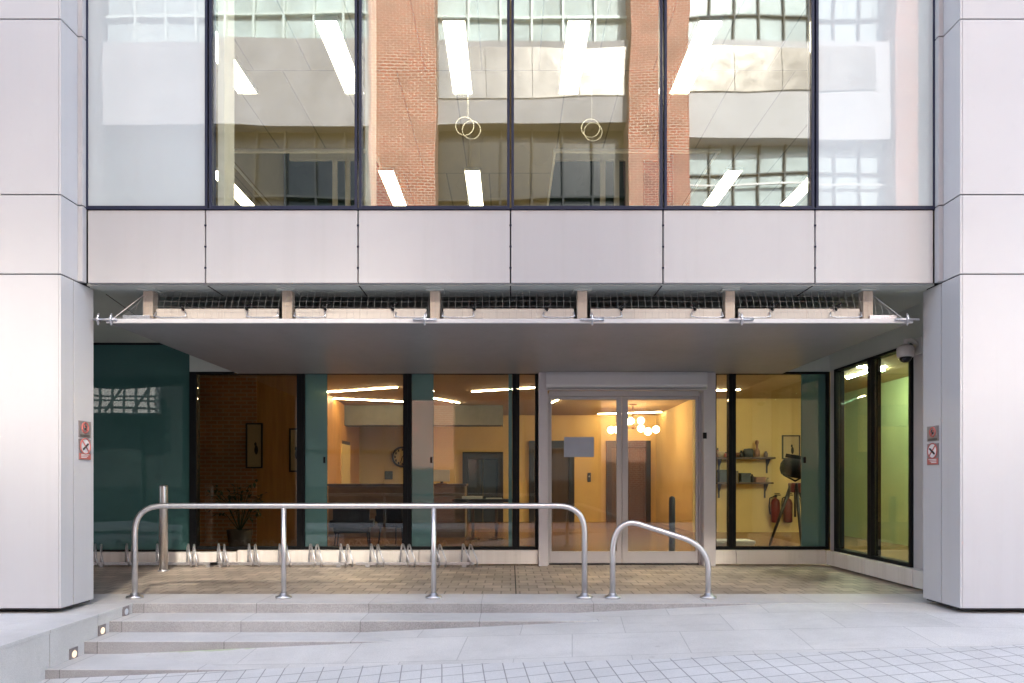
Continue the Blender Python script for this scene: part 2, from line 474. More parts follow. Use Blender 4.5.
def tag(o, label, cat, group=None):
    o['label'] = label; o['category'] = cat
    if group: o['group'] = group
    return o
def thing(name, label, cat, loc, group=None):
    o = bpy.data.objects.new(name, None); COL.objects.link(o); o.location = loc
    o.empty_display_size = 0.2
    return tag(o, label, cat, group)
def struct(name, mb, mat):
    o = mb.build(name, mat); o['kind'] = 'structure'; return o
def dup(root, loc, label):
    r = root.copy(); COL.objects.link(r); r.location = loc; r['label'] = label
    for ch in list(root.children):
        c = ch.copy(); COL.objects.link(c); c.parent = r
        for g in list(ch.children):
            d = g.copy(); COL.objects.link(d); d.parent = c
    return r
def wx(px, Y): return (px - 510.5) * Y / 684.0     # photograph column -> metres at depth Y
def wz(py, Y): return E - (py - 481.0) * Y / 684.0

# ------------------------------------------------------------------ ground
def G(x, y):
    yy = max(y, 4.4)
    b = -0.20 + 0.047 * (x + 1.09) + 0.03 * (min(yy, 9) - 6.4)
    if yy < 6.2: b -= 0.09 * (6.2 - yy) * max(0.15, min(1.0, (2.5 - x) / 4.0))
    return max(-0.52, min(-0.003, b))
def sett_line(x):
    pts = [(-40, 5.9), (-6, 5.85), (-1.3, 5.66), (1.2, 5.37), (3.6, 5.27), (40, 5.2)]
    for (a, ya), (b, yb) in zip(pts, pts[1:]):
        if a <= x <= b: return ya + (yb - ya) * (x - a) / (b - a)
    return 5.2
def sheet(xs, rows, mat, name):
    """rows(x) -> list of y values; builds a sheet following G"""
    mb = MB(); grid = []
    for x in xs:
        grid.append([mb.bm.verts.new((x, y, G(x, y))) for y in rows(x)])
    for i in range(len(grid) - 1):
        for j in range(len(grid[0]) - 1):
            f = mb.bm.faces.new((grid[i][j], grid[i + 1][j], grid[i + 1][j + 1], grid[i][j + 1])); f.smooth = True
    return struct(name, mb, mat)
xs = [-3.87 + i * 0.25 for i in range(0, 65)]
sheet(xs, lambda x: [sett_line(x) + (7.0 - sett_line(x)) * k / 8 for k in range(9)], 'slab', 'slab_pavement')
sheet([-3.87 + i * 0.5 for i in range(0, 33)], lambda x: [2.2 + (sett_line(x) - 2.2) * k / 12 for k in range(13)], 'setts', 'sett_pavement')
struct('ground', MB().box(-220, 220, -220, 60, -1.2, -0.75), 'asphalt')
struct('road', MB().box(-60, 60, -5.0, 2.05, -0.80, -0.64), 'asphalt')
mb = MB()
for i in range(-10, 11): mb.box(i * 4 - 1, i * 4 + 1, -1.55, -1.43, -0.64, -0.636)
struct('road_marking', mb, 'paint')
struct('kerb', MB().box(-60, 60, 2.05, 2.2, -0.80, -0.515, 0.01), 'step')
struct('far_kerb', MB().box(-60, 60, -5.15, -5.0, -0.80, -0.515, 0.01), 'step')
struct('far_pavement', MB().box(-60, 60, -8.6, -5.15, -0.80, -0.52), 'setts')

# platform, steps, cheek wall
struct('entrance_paving', MB().box(-9.7, 4.95, 7.57, 10.32, -0.5, 0.0), 'plaza')
mb = MB().box(-9.7, 4.9, 7.0, 7.57, -0.5, 0.0)
struct('granite_edging', mb, 'edge')
struct('expansion_joint', MB().box(0.055, 0.067, 7.58, 10.1, -0.02, 0.0035), 'joint')
steps_o = struct('steps', MB().box(-3.87, 2.1, 6.6, 7.0, -0.6, -0.10, 0.006).box(-3.87, 1.6, 6.21, 6.597, -0.6, -0.207, 0.006).box(-3.87, -0.6, 5.69, 6.207, -0.6, -0.318, 0.006), 'step')
def riser_faces(mb, x0, x1, y, z0, z1):
    mb.box(x0, x1, y - 0.003, y + 0.01, z0, z1 - 0.005)
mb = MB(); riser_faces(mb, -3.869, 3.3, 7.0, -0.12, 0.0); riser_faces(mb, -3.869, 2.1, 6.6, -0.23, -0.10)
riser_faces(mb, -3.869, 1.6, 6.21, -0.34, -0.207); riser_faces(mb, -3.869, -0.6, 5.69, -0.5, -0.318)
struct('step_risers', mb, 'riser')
mb = MB()
for a, b in ((6.42, 6.997), (5.75, 6.412), (4.6, 5.742)):
    mb.box(-3.95, -3.87, a, b, -0.6, -0.03); mb.box(-4.36, -3.864, a, b, -0.03, 0.0, 0.004)
mb.box(-14, -4.362, 4.6, 6.997, -0.6, -0.001)
mb.box(-14, -3.875, 4.52, 4.598, -0.6, -0.001)
struct('cheek_wall', mb, 'step')

# ------------------------------------------------------------------ the office building
B = thing('office_building', 'pale grey panelled office building with glazed upper storey above a recessed lit entrance', 'building', (0, 8.5, 0))
fx = [-4.19, -3.02, -1.51, 0.0, 1.51, 3.015, 4.19]
for a, b in zip(fx, fx[1:]):
    p = MB().box(a + .007, b - .007, YF, YF + .05, 3.21, 3.932, 0.005).build('fascia_panel', 'clad', B)
for x in fx[1:-1]:
    for z in (3.36, 3.57, 3.78): MB().box(x - .011, x + .011, YF - .004, YF + .01, z - .008, z + .008).build('panel_clip', 'navy', B)
MB().box(-4.19, 4.19, YF + .055, YF + .30, 3.225, 3.93).build('fascia_backing', 'joint', B)
# piers
def pier(sx):
    yr, yj = (7.03, 6.735) if sx > 0 else (6.955, 6.64)
    xo = 14 if sx > 0 else 6.45          # the left pier is narrow; the recess runs on behind and beyond it
    mb = MB().box(min(sx * 4.262, sx * xo), max(sx * 4.262, sx * xo), 6.475, yr - .025, 0.03, 3.2)
    mb.box(min(sx * 4.262, sx * 14), max(sx * 4.262, sx * 14), 6.475, yr - .025, 3.2001, 14)
    if sx < 0: mb.box(-14, -9.6, 6.475, 6.93, .03, 3.2)
    P = mb.build('pier', 'joint', B)
    zs = [(0.05, 3.195), (3.207, 3.945), (3.957, 5.6), (5.612, 8.2), (8.212, 11), (11.012, 14)]
    def side(y0, y1, z0, z1):
        MB().box(min(sx * XP, sx * 4.26), max(sx * XP, sx * 4.26), y0, y1, z0, z1, 0.003).build('cladding_panel', 'clad_pier', P)
    for i, (z0, z1) in enumerate(zs):
        if i == 0:
            side(6.45, yj - .006, z0, z1); side(yj + .006, yr, z0, z1)
        else:
            side(6.45, 6.70, z0, z1)
            MB().box(min(sx * 4.195, sx * 4.259), max(sx * 4.195, sx * 4.259), 6.702, 6.768, z0, z1, 0.003).build('corner_trim', 'clad', P)
        x = 4.263
        while x < 13:
            w = 1.5 if sx > 0 else 2.18 if x < 5 else 1.5
            if sx < 0 and i == 0 and 6 < x < 9.5:
                x += w; continue
            MB().box(min(sx * x, sx * (x + w - .012)), max(sx * x, sx * (x + w - .012)), 6.45, 6.474, z0, z1, 0.003).build('cladding_panel', 'clad_pier', P)
            x += w
    return P
pier(-1); pier(1)
# floor slab, soffit between fascia and back wall
mb = MB().box(-4.23, 4.23, YF + .06, 7.22, 3.20, 3.222)
for k in range(6):
    pass
mb.build('soffit', 'soffit', B)
MB().box(-9.7, 4.95, 7.22, 10.35, 3.31, 3.34).box(-9.7, -4.245, 6.96, 7.22, 3.31, 3.34).box(4.245, 4.95, 7.0, 7.22, 3.31, 3.34).build('soffit', 'soffit', B)
MB().box(-4.23, 4.23, 7.20, 7.219, 3.222, 3.31).build('soffit_step', 'joint', B)
for x in fx[1:-1]: MB().box(x - .006, x + .006, YF + .06, 7.2, 3.195, 3.1995).build('soffit_joint', 'joint', B)
# storeys above (only mirrored and shading)
MB().box(-14, 14, YF + .02, 7.1, 6.80, 8.5).build('upper_fascia', 'clad', B)
up = MB().box(-14, 14, YF, 26, 8.5, 14.0).build('upper_storeys', 'clad', B)
for i in range(-4, 5):
    w = MB().box(i * 3 - 1.3, i * 3 + 1.3, YF - .03, YF + .01, 9.3, 12.4).build('window', 'dark_glass', up)
# upper office windows
ups = [(-4.21, -3.0), (-2.975, -1.52), (-1.495, -.012), (.012, 1.50), (1.525, 3.0), (3.025, 4.21)]
for i, (a, b) in enumerate(ups):
    W = thing('window', '', '', ((a + b) / 2, YF, 3.95)); del W['label']; del W['category']
    W.location = ((a + b) / 2, YF - 8.5, 3.95); W.parent = B
    fw = 0.022
    fr = MB().box(a - .004, a + fw, YF - .012, YF + .09, 3.95, 6.80, .003).box(b - fw, b + .004, YF - .012, YF + .09, 3.95, 6.80, .003)
    fr.box(a + fw, b - fw, YF - .010, YF + .09, 3.95, 3.972, .003).box(a + fw, b - fw, YF - .010, YF + .09, 6.77, 6.80, .003)
    fr.build('frame', 'navy', W)
    tilt = random.uniform(-.003, .003)
    MB().box(a + fw + .001, b - fw - .001, YF + .012, YF + .03, 3.973, 6.769).build('pane', 'frost' if i in (0, 5) else 'glass_up', W)
    if i in (1, 2): MB().box(a + fw + .01, a + fw + .075, YF + .11, YF + .36, 3.95, 6.64).build('reveal', 'owall', W)
MB().box(-4.23, 4.23, YF - .016, YF + .05, 3.934, 3.949, .003).build('window_sill', 'navy', B)
# upper office room
voids = [(-4.70, -2.24, 11.16, 14.2), (0.74, 3.38, 11.16, 14.2)]
CE = 6.65
mb = MB()
x0, x1, y0, y1 = -9, 9, YF + .1, 24
mb.box(x0, x1, y0, 11.16, CE, CE + .04).box(x0, x1, 14.2, y1, CE, CE + .04)
mb.box(x0, -4.70, 11.16, 14.2, CE, CE + .04).box(-2.24, .74, 11.16, 14.2, CE, CE + .04).box(3.38, x1, 11.16, 14.2, CE, CE + .04)
mb.build('office_ceiling', 'oceil', B)
for a, b, c, d in voids:
    mb = MB().box(a - .05, a - .003, c, d, CE + .041, 8.45).box(b + .003, b + .05, c, d, CE + .041, 8.45).box(a, b, d, d + .05, CE + .041, 8.45).box(a, b, c - .05, c - .003, CE + .041, 8.45).box(a, b, c, d, 8.40, 8.45)
    V = mb.build('ceiling_void', 'owall', B)
    MB().box(a + .02, b - .02, d - .06, d - .03, CE, 8.38).build('void_glazing', 'teal_glass', V)
    mb = MB().box(a - .04, b + .04, c - .05, c + .01, CE - .05, CE - .003)
    mb.box(a - .03, a + .006, c + .012, d, CE - .025, CE - .002).box(b - .006, b + .03, c + .012, d, CE - .025, CE - .002)
    mb.build('void_trim', 'bright_white', V)
    mb = MB(); y = d - .12
    s = (b - a) / 2.5
    for u, w in ((1.05, .10), (1.32, .10), (1.55, .34)):
        mb.box(a + u * s, a + (u + w) * s, y, y + .05, CE + .05, 8.0)
    mb.box(a + .15, b - .1, y - .002, y + .06, 7.86, 8.02)
    mb.build('void_mullion', 'bright_white', V)
MB().box(-9, 9, y1, y1 + .1, 3.3, 8.45).build('office_wall', 'owall', B)
MB().box(-9.1, -9, YF + .12, y1, 3.3, 8.45).build('office_wall', 'owall', B)
MB().box(9, 9.1, YF + .12, y1, 3.3, 8.45).build('office_wall', 'owall', B)
MB().box(-9, 9, 7.25, y1, 3.36, 3.45).build('office_floor', 'ofloor', B)
# strip lights of the upper office
lc = [-5.1, -3.63, -2.15, -.66, .80, 2.33, 3.87, 5.37]
ords = {0: 'leftmost', 1: 'second from left', 2: 'middle one', 3: 'second from right', 4: 'rightmost'}
def strip(x, ya, yb, label):
    t = thing('ceiling_light', label, 'ceiling light', (x, (ya + yb) / 2, CE - .02), 'strip lights in the upper office ceiling')
    MB().box(x - .125, x + .125, ya, yb, CE - .045, CE - .035).build('diffuser', 'lamp_up', t)
    MB().box(x - .145, x - .127, ya - .02, yb + .02, CE - .05, CE - .001).box(x + .127, x + .145, ya - .02, yb + .02, CE - .05, CE - .001).box(x - .126, x + .126, ya - .02, ya - .002, CE - .05, CE - .001).box(x - .126, x + .126, yb + .002, yb + .02, CE - .05, CE - .001).build('frame', 'owall', t)
for k, x in enumerate(lc[1:6]):
    strip(x, 7.96, 9.45, 'glowing strip light in the front row of the office ceiling, %s of five' % ords[k])
for k, x in enumerate([lc[0], lc[2], lc[3], lc[6], lc[7]]):
    strip(x, 11.8, 13.3, 'glowing strip light in the rear row low in the windows, %s of five' % ords[k])
# double ring pendants
def rings(px, py, Y, label, d=.045):
    x, z = wx(px, Y), wz(py, Y)
    t = thing('ring_pendant', label, 'pendant lamp', (x, Y, z), 'ring pendants in the upper office')
    MB().torus((x - d, Y, z + .01), .125, .006).build('ring', 'owall', t)
    MB().torus((x + d, Y + .04, z - .02), .125, .006).build('ring', 'owall', t)
    MB().tube([(x, Y + .02, z + .12), (x, Y + .02, CE)], .0025, 4).build('wire', 'owall', t)
rings(468, 127, 9.4, 'pale double ring pendant with its two hoops spread apart')
rings(592, 129, 9.4, 'pale double ring pendant with its two hoops nearly overlapping', .02)

# ------------------------------------------------------------------ ground floor front
ZS, ZH = 0.228, 2.875    # sill, head
def cx(px): return wx(px, YB)
def bay(name, x0, x1, mat, teal=None, thin=None, fl=.07, frr=.07, z1=ZH):
    W = bpy.data.objects.new(name, None); COL.objects.link(W); W.parent = B
    W.location = ((x0 + x1) / 2, YB - 8.5, 0); W.empty_display_size = .2
    MB().box(x0, x0 + fl, YB - .03, YB + .1, ZS, z1, .003).box(x1 - frr, x1, YB - .03, YB + .1, ZS, z1, .003).box(x0 + fl, x1 - frr, YB - .028, YB + .1, ZS, ZS + .045, .003).box(x0 + fl, x1 - frr, YB - .028, YB + .1, z1 - .03, z1, .003).build('frame', 'black', W)
    a, b = x0 + fl + .002, x1 - frr - .002
    if teal:
        MB().box(a, a + teal - .004, YB + .012, YB + .042, ZS + .046, z1 - .031, .002).build('tinted_panel', 'teal_strip', W)
        MB().box(a + teal - .05, a + teal - .025, YB - .02, YB + .01, wz(463, YB), wz(457, YB)).build('catch', 'black', W)
        a += teal
    if thin:
        MB().box(b - thin + .004, b, YB + .012, YB + .042, ZS + .046, z1 - .031, .002).build('tinted_panel', 'teal_strip', W)
        if thin > .2: MB().box(b - thin + .03, b - thin + .055, YB - .02, YB + .01, wz(463, YB), wz(457, YB)).build('catch', 'black', W)
        b -= thin
    MB().box(a, b, YB + .015, YB + .035, ZS + .046, z1 - .031).build('pane', mat, W)
    return W
# teal glass wall on the left, full height
MB().box(-9.6, cx(190), YB + .0, YB + .05, .228, 3.28).build('glass_cladding', 'teal_wall', B)
MB().box(-9.6, cx(190), YB - .01, YB + .06, 3.28, 3.309).build('head_rail', 'black', B)
MB().box(-9.6, cx(190), YB - .015, YB + .06, .20, .227).build('base_rail', 'black', B)
bay('window', cx(190.2), cx(302), 'glass_dim', fl=.10)
bay('window', cx(302.1), cx(408), 'glass_lo', teal=.33, fl=.04)
bay('window', cx(408.1), cx(517), 'glass_lo', teal=.33, thin=.06, fl=.05)
bay('window', cx(517.1), cx(538), 'glass_lo', fl=.035, frr=.045)
bay('window', cx(712.6), cx(732), 'glass_lo', fl=.05, frr=.05)
bay('window', cx(732.1), cx(829), 'glass_lo', thin=.36, fl=.05, frr=.045)
# header above windows, hidden mostly by the canopy
MB().box(cx(190) + .002, 4.75, YB - .02, YB + .12, ZH + .002, 3.309).build('header_panel', 'soffit', B)
# skirting
for a, b in ((-9.6, -4.05), (-4.04, -1.36), (-1.35, cx(538) - .005), (cx(713), cx(734)), (cx(734) + .008, 4.662)):
    MB().box(a, b, YB - .09, YB + .06, .022, ZS - .002 if a > -4.9 else .198, .004).build('plinth_panel', 'skirt', B)
# side wall with green glazing
MB().box(XW + .0, XW + .12, 7.0, 10.29, ZH + .004, 3.309).build('header_panel', 'soffit', B)
MB().box(XW, XW + .1, 7.0, 8.06, .228, ZH).build('wall_panel', 'colm', B)
MB().box(XW, XW + .1, 9.99, YB - .04, .228, ZH).build('wall_panel', 'colm', B)
for a, b in ((7.0, 7.92), (7.93, 9.0), (9.01, 10.10)):
    MB().box(XW - .09, XW + .06, a, b, .022, .226, .004).build('plinth_panel', 'skirt', B)
def sidebay(y0, y1):
    W = bpy.data.objects.new('window', None); COL.objects.link(W); W.parent = B
    W.location = (XW, (y0 + y1) / 2 - 8.5, 0); W.empty_display_size = .2
    MB().box(XW - .03, XW + .1, y0, y0 + .05, ZS, ZH, .003).box(XW - .03, XW + .1, y1 - .05, y1, ZS, ZH, .003).box(XW - .028, XW + .1, y0 + .05, y1 - .05, ZS, ZS + .045, .003).box(XW - .028, XW + .1, y0 + .05, y1 - .05, ZH - .03, ZH, .003).build('frame', 'black', W)
    MB().box(XW + .015, XW + .035, y0 + .051, y1 - .051, ZS + .046, ZH - .031).build('pane', 'glass_green', W)
sidebay(8.065, 9.0); sidebay(9.003, 9.985)
# left return wall of the recess (behind the pier)
MB().box(-9.7, -9.6, 6.94, 10.3, 0, 3.3).build('return_wall', 'teal_wall', B)
# entrance door
MB().box(cx(538) + .003, cx(547), 10.03, YB + .12, .002, ZH - .03, .006).build('door_column', 'colm', B)
MB().box(cx(700.5), cx(712.4), 10.03, YB + .12, .002, ZH - .03, .006).build('door_column', 'colm', B)
xa, xb = cx(545.5), cx(703)
prof = [(10.19, 2.60), (10.02, 2.60), (9.975, 2.625), (9.96, 2.66), (9.96, 2.80), (9.975, 2.84), (10.19, 2.84)]
RS = MB().prism(prof, 'x', xa, xb).build('roller_shutter_box', 'lip', B)
MB().box(xa + .02, xb - .02, 9.985, 10.02, 2.575, 2.597).build('shutter_slot', 'alu', RS)
mb = MB().box(cx(547) + .002, cx(549), YB - .03, YB + .08, .004, 2.55, .003).box(cx(698.5), cx(700.3), YB - .03, YB + .08, .004, 2.55, .003).box(cx(549), cx(698.5), YB - .028, YB + .08, 2.515, 2.59, .003)
mb.build('door_frame', 'alu', B)
for a, b, st in ((cx(549) + .003, cx(622) - .004, 'r'), (cx(622) + .004, cx(698.5) - .003, 'l')):
    D = bpy.data.objects.new('entrance_door', None); COL.objects.link(D); D.parent = B; D.location = ((a + b) / 2, YB - 8.5, 0)
    D.empty_display_size = .2
    sl, sr = (.035, .075) if st == 'r' else (.085, .035)
    zt = 2.51
    MB().box(a, a + sl, YB, YB + .05, .025, zt, .003).box(b - sr, b, YB, YB + .05, .025, zt, .003).box(a + sl, b - sr, YB + .001, YB + .049, .025, .20, .003).box(a + sl, b - sr, YB + .001, YB + .049, zt - .045, zt, .003).build('frame', 'alu', D)
    MB().box(a + sl + .001, b - sr - .001, YB + .018, YB + .034, .201, zt - .046).build('pane', 'glass_door', D)
MB().box(cx(547), cx(700.5), YB - .02, YB + .1, .0035, .02).build('threshold', 'joint', B)
MB().box(cx(699.5), cx(703), 10.0, 10.028, wz(439, 10.1), wz(433, 10.1), .003).build('card_reader', 'black', B)

# ------------------------------------------------------------------ interior shell
struct('floor', MB().box(-9, 9, 10.33, 21.2, -.3, .008).box(4.9, 9, 7.1, 10.328, -.3, .008), 'ifloor')
MB().box(-9, 9, 10.33, 21.2, 3.25, 3.30).build('lobby_ceiling', 'ceil', B)
MB().box(4.9, 9, 7.1, 10.328, 3.25, 3.30).build('lobby_ceiling', 'ceil', B)
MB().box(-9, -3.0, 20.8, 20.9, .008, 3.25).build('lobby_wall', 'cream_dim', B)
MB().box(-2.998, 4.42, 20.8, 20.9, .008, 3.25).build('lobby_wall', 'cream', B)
MB().box(4.42, 4.5, 16.6, 20.9, .008, 3.25).build('lobby_wall', 'cream', B)
MB().box(4.502, 7.6, 16.6, 16.7, .008, 3.25).build('shelf_wall', 'cream', B)
MB().box(7.6, 7.7, 7.1, 16.7, .008, 3.25).build('side_room_wall', 'lime', B)
MB().box(7.0, 7.6, 11.6, 11.7, .008, 3.25).build('side_room_wall', 'lime', B)
MB().box(4.9, 7.6, 7.05, 7.1, .008, 3.25).build('side_room_wall', 'cream_dim', B)
# dark room on the left with brick and timber walls, and the wall between it and the reception
MB().box(-8, -4.83, 13.0, 13.2, .008, 3.25).build('brick_wall', 'brick_in', B)
MB().box(-4.828, -3.98, 13.02, 13.2, .008, 3.25).build('timber_wall', 'orange_wall', B)
MB().prism([(-4.05, 13.2), (-3.98, 13.2), (-4.60, 20.8), (-4.67, 20.8)], 'z', .008, 3.25).build('timber_wall', 'orange_wall', B)
MB().box(-8.1, -8, 10.33, 13.2, .008, 3.25).build('brick_wall', 'brick_in', B)
MB().box(-5.75, -5.25, 10.9, 11.3, .008, 3.25).build('column', 'slate', B)
MB().box(-4.6, -.2, 18.0, 18.5, 2.72, 3.248).build('bulkhead', 'bulk', B)
MB().box(-9, -3.4, 10.33, 13.0, 2.9, 2.93).build('dropped_ceiling', 'bulk', B) if False else None

def lift(x0, x1, zt, label, glassy=False):
    t = thing('lift_door' if not glassy else 'double_door', label, 'lift door' if not glassy else 'door', ((x0 + x1) / 2, 20.75, 0))
    MB().box(x0, x0 + .16, 20.66, 20.79, .01, zt, .005).box(x1 - .16, x1, 20.66, 20.79, .01, zt, .005).box(x0 + .16, x1 - .16, 20.66, 20.79, zt - .22, zt, .005).build('surround', 'darkframe', t)
    xm = (x0 + x1) / 2
    for a, b in ((x0 + .162, xm - .004), (xm + .004, x1 - .162)):
        MB().box(a, b, 20.72, 20.78, .01, zt - .222, .003).build('door_leaf', 'dark_glass' if glassy else 'liftdoor', t)
lift(.56, 1.93, 2.47, 'dark framed bronze lift door behind the notice on the entrance')
lift(2.90, 4.24, 2.47, 'dark framed bronze lift door below the globe chandelier')
lift(-1.45, -.22, 2.13, 'dark double door behind the console table', True)
t = thing('call_button_panel', 'small dark lift call button plate on the yellow wall between the lifts', 'button panel', (2.4, 20.78, 1.35))
MB().box(2.34, 2.44, 20.76, 20.795, 1.22, 1.5, .005).build('plate', 'darkframe', t)
MB().lathe([(.025, 0), (.025, -.012)], (2.39, 20.76, 1.39), 'y', 14).build('button', 'steel', t)
# doorway in the timber wall
t = thing('interior_door', 'pale orange interior door set in the timber side wall of the reception', 'door', (-4.36, 18.0, 0))
MB().box(-4.40, -4.34, 17.3, 18.5, .01, 2.3).build('frame', 'dark_wood', t)
MB().box(-4.338, -4.30, 17.45, 18.35, .01, 2.2).build('leaf', 'cream', t)

# LED strips on the lobby ceiling
def led(p, q, label, mat='lamp_led', zz=3.235, w=.011):
    c = ((p[0] + q[0]) / 2, (p[1] + q[1]) / 2, zz)
    t = thing('led_strip_light', label, 'strip light', c, 'thin lines of light on the ground floor ceilings')
    MB().tube([(p[0], p[1], zz), (q[0], q[1], zz)], w, 6).build('diffuser', mat, t)
    mid = Vector(c)
    MB().tube([(p[0], p[1], zz + w * 1.5), (q[0], q[1], zz + w * 1.5)], w * .7, 4).build('channel', 'owall', t)
led((-4.13, 15.3), (-2.40, 14.5), 'thin ceiling light line rising to the right, upper of two over the reception')
led((-4.42, 16.4), (-2.69, 17.1), 'thin ceiling light line falling to the right, lower of two over the reception')
led((-1.86, 16.4), (-1.30, 17.4), 'short slanted ceiling light line beside the teal panel nearest the doors')
led((-.85, 15.2), (.55, 14.55), 'thin ceiling light line crossing the narrow pane left of the entrance')
led((.98, 17.7), (1.32, 15.9), 'short bright ceiling light line in the top corner of the left entrance door')
led((2.6, 20.3), (4.35, 19.7), 'faint glowing line behind the chandelier, a reflection built as a strip')  # reflected line of light, built as a glowing strip
led((4.40, 15.0), (5.0, 14.9), 'short ceiling light line above the shelves, in the slim pane right of the doors')
led((5.6, 11.6), (6.7, 12.3), 'thin light line in the green side room, nearer the corner', 'lamp_side', w=.014)
led((6.5, 11.9), (6.5, 13.2), 'thin light line in the green side room, lower of the pair by the camera', 'lamp_side', w=.014)
led((5.8, 9.0), (6.6, 10.4), 'thin light line in the green side room, upper of the pair by the camera', 'lamp_side', w=.014)

# chandelier
Y = 17.8; x = wx(633, Y); zb = wz(427, Y)
t = thing('chandelier', 'bronze chandelier with eight glowing white globes in the lobby behind the doors', 'chandelier', (x, Y, 3.25))
MB().lathe([(.10, 0), (.10, -.03), (.03, -.05)], (x, Y, 3.25)).build('ceiling_rose', 'bronze', t)
MB().tube([(x, Y, 3.22), (x, Y, zb)], .016, 8).build('rod', 'bronze', t)
MB().ball((x, Y, zb), .06).build('hub', 'bronze', t)
for gx, gy, dy in ((611, 430, .1), (617, 429.7, .45), (631, 421, .3), (640.8, 420.6, .5), (626, 422, -.2), (641, 428.4, -.35), (648, 431.5, -.5), (656, 429.5, 0)):
    Yg = Y + dy; p = Vector((wx(gx, Yg), Yg, wz(gy, Yg)))
    a = MB().tube([(x, Y, zb), tuple(Vector((x, Y, zb)).lerp(p, .5) + Vector((0, 0, -.03))), tuple(p)], .010, 6).build('arm', 'bronze', t)
    MB().ball(p, .095).build('globe', 'lamp_globe', t)

# reception furniture
t = thing('reception_desk', 'long brown reception desk with a thin dark top behind the chairs', 'desk', (-2.5, 15.2, 0))
MB().box(-4.0, -1.0, 15.0, 15.7, .01, 1.14, .006).build('front_panel', 'desk', t)
MB().box(-4.02, -.97, 14.94, 15.74, 1.142, 1.19, .005).build('worktop', 'dark_wood', t)
t = thing('computer_monitor', 'pale flat monitor standing on the reception desk', 'monitor', (-1.55, 15.3, 1.19))
MB().box(-1.72, -1.36, 15.28, 15.32, 1.24, 1.50, .006).build('screen', 'paper_w', t)
MB().box(-1.57, -1.51, 15.3, 15.36, 1.20, 1.3).box(-1.65, -1.43, 15.25, 15.42, 1.192, 1.204).build('stand', 'black', t)
def chair(x, y, rot, label, s=1.0):
    t = thing('lounge_chair', label, 'chair', (x, y, .008), 'dark lounge chairs in the reception')
    c, sn = math.cos(rot), math.sin(rot)
    def L(mbx): return mbx
    parts = [('seat', MB().box(-.30, .30, -.28, .28, .36, .46, .03), 'fabric'),
             ('backrest', MB().prism([(-.29, .44), (-.20, .44), (-.27, .80), (-.34, .80)], 'x', -.30, .30), 'fabric')]
    for sx in (-.26, .26):
        for sy in (-.24, .24):
            parts.append(('leg', MB().tube([(sx, sy, .37), (sx * 1.12, sy * 1.12, 0.0)], [.018, .012], 8), 'black'))
    for sx in (-.33, .33):
        parts.append(('armrest', MB().box(sx - .035, sx + .035, -.28, .26, .46, .58, .02), 'fabric'))
    for n, mb, mt in parts:
        for v in mb.bm.verts: v.co *= s
        o = mb.build(n, mt); o.parent = t
    t.rotation_euler = (0, 0, rot)
chair(-2.72, 11.8, .15, 'dark upholstered lounge chair seen from behind, nearer the window')
chair(-2.15, 13.2, -.5, 'dark upholstered lounge chair turned sideways, farther from the window')
t = thing('console_table', 'slim black console table in front of the dark double door', 'table', (-.58, 14.5, 0))
MB().box(-1.22, .06, 14.3, 14.7, .80, .87, .006).build('tabletop', 'darkframe', t)
for sx in (-.80, -.30): MB().box(sx - .03, sx + .03, 14.47, 14.53, .01, .80).build('leg', 'dark_wood', t)
for sx in (-.80, -.30): MB().box(sx - .14, sx + .14, 14.38, 14.62, .009, .03).build('foot', 'dark_wood', t)
t = tag(MB().box(-1.02, -.60, 14.36, 14.62, .872, .93, .004).build('book', 'paper_w', at=(-.8, 14.5, .872)), 'thick white book lying on the black console table', 'book')
t = tag(MB().box(-.52, -.18, 14.38, 14.6, .872, .892, .003).build('magazine', 'paper_w', at=(-.35, 14.5, .872)), 'thin white magazine lying on the black console table', 'magazine')
# clock
t = thing('wall_clock', 'round dark wall clock half hidden by a window mullion', 'clock', (-3.28, 20.74, 1.98))
MB().torus((-3.28, 20.74, 1.98), .29, .03).build('rim', 'darkframe', t)
MB().lathe([(.27, 0), (.27, .03)], (-3.28, 20.74, 1.98), 'y', 32).build('face', 'cream_dim', t)
mb = MB()
for k in range(12):
    a = k * math.pi / 6
    mb.box(-3.28 + .22 * math.sin(a) - .02, -3.28 + .22 * math.sin(a) + .02, 20.725, 20.738, 1.98 + .22 * math.cos(a) - .035, 1.98 + .22 * math.cos(a) + .035)
mb.build('numeral_mark', 'darkframe', t)
MB().tube([(-3.28, 20.72, 1.98), (-3.15, 20.72, 2.1)], .012, 5).tube([(-3.28, 20.72, 1.98), (-3.33, 20.72, 1.80)], .012, 5).build('hand', 'darkframe', t)
t = tag(MB().box(-4.42 + .6, -3.58, 20.76, 20.795, 1.3, 1.55, .01).build('wall_panel', 'slate', at=(-3.7, 20.78, 1.42)), 'small dark control box on the cream wall left of the clock', 'control box')
# pictures in the dark room
def picture(x0, x1, z0, z1, y, label):
    t = thing('picture_frame', label, 'picture', ((x0 + x1) / 2, y, (z0 + z1) / 2), 'framed pictures on the timber wall')
    w = .03
    MB().box(x0, x0 + w, y - .03, y, z0, z1).box(x1 - w, x1, y - .03, y, z0, z1).box(x0 + w, x1 - w, y - .03, y, z0, z0 + w).box(x0 + w, x1 - w, y - .03, y, z1 - w, z1).build('frame', 'darkframe', t)
    P = MB().box(x0 + w, x1 - w, y - .012, y - .002, z0 + w, z1 - w).build('print', 'cream_dim', t)
    xm, zm = (x0 + x1) / 2 + .02, (z0 + z1) / 2 - .05
    MB().ball((xm, y - .013, zm + .08), .03, .8, .1, 1.2).ball((xm + .015, y - .013, zm - .03), .04, .9, .1, 2.2).build('drawn_shape', 'darkframe', P)
picture(-5.02, -4.70, 1.49, 2.35, 12.99, 'tall dark framed print with a small dark figure, nearer the brick wall')
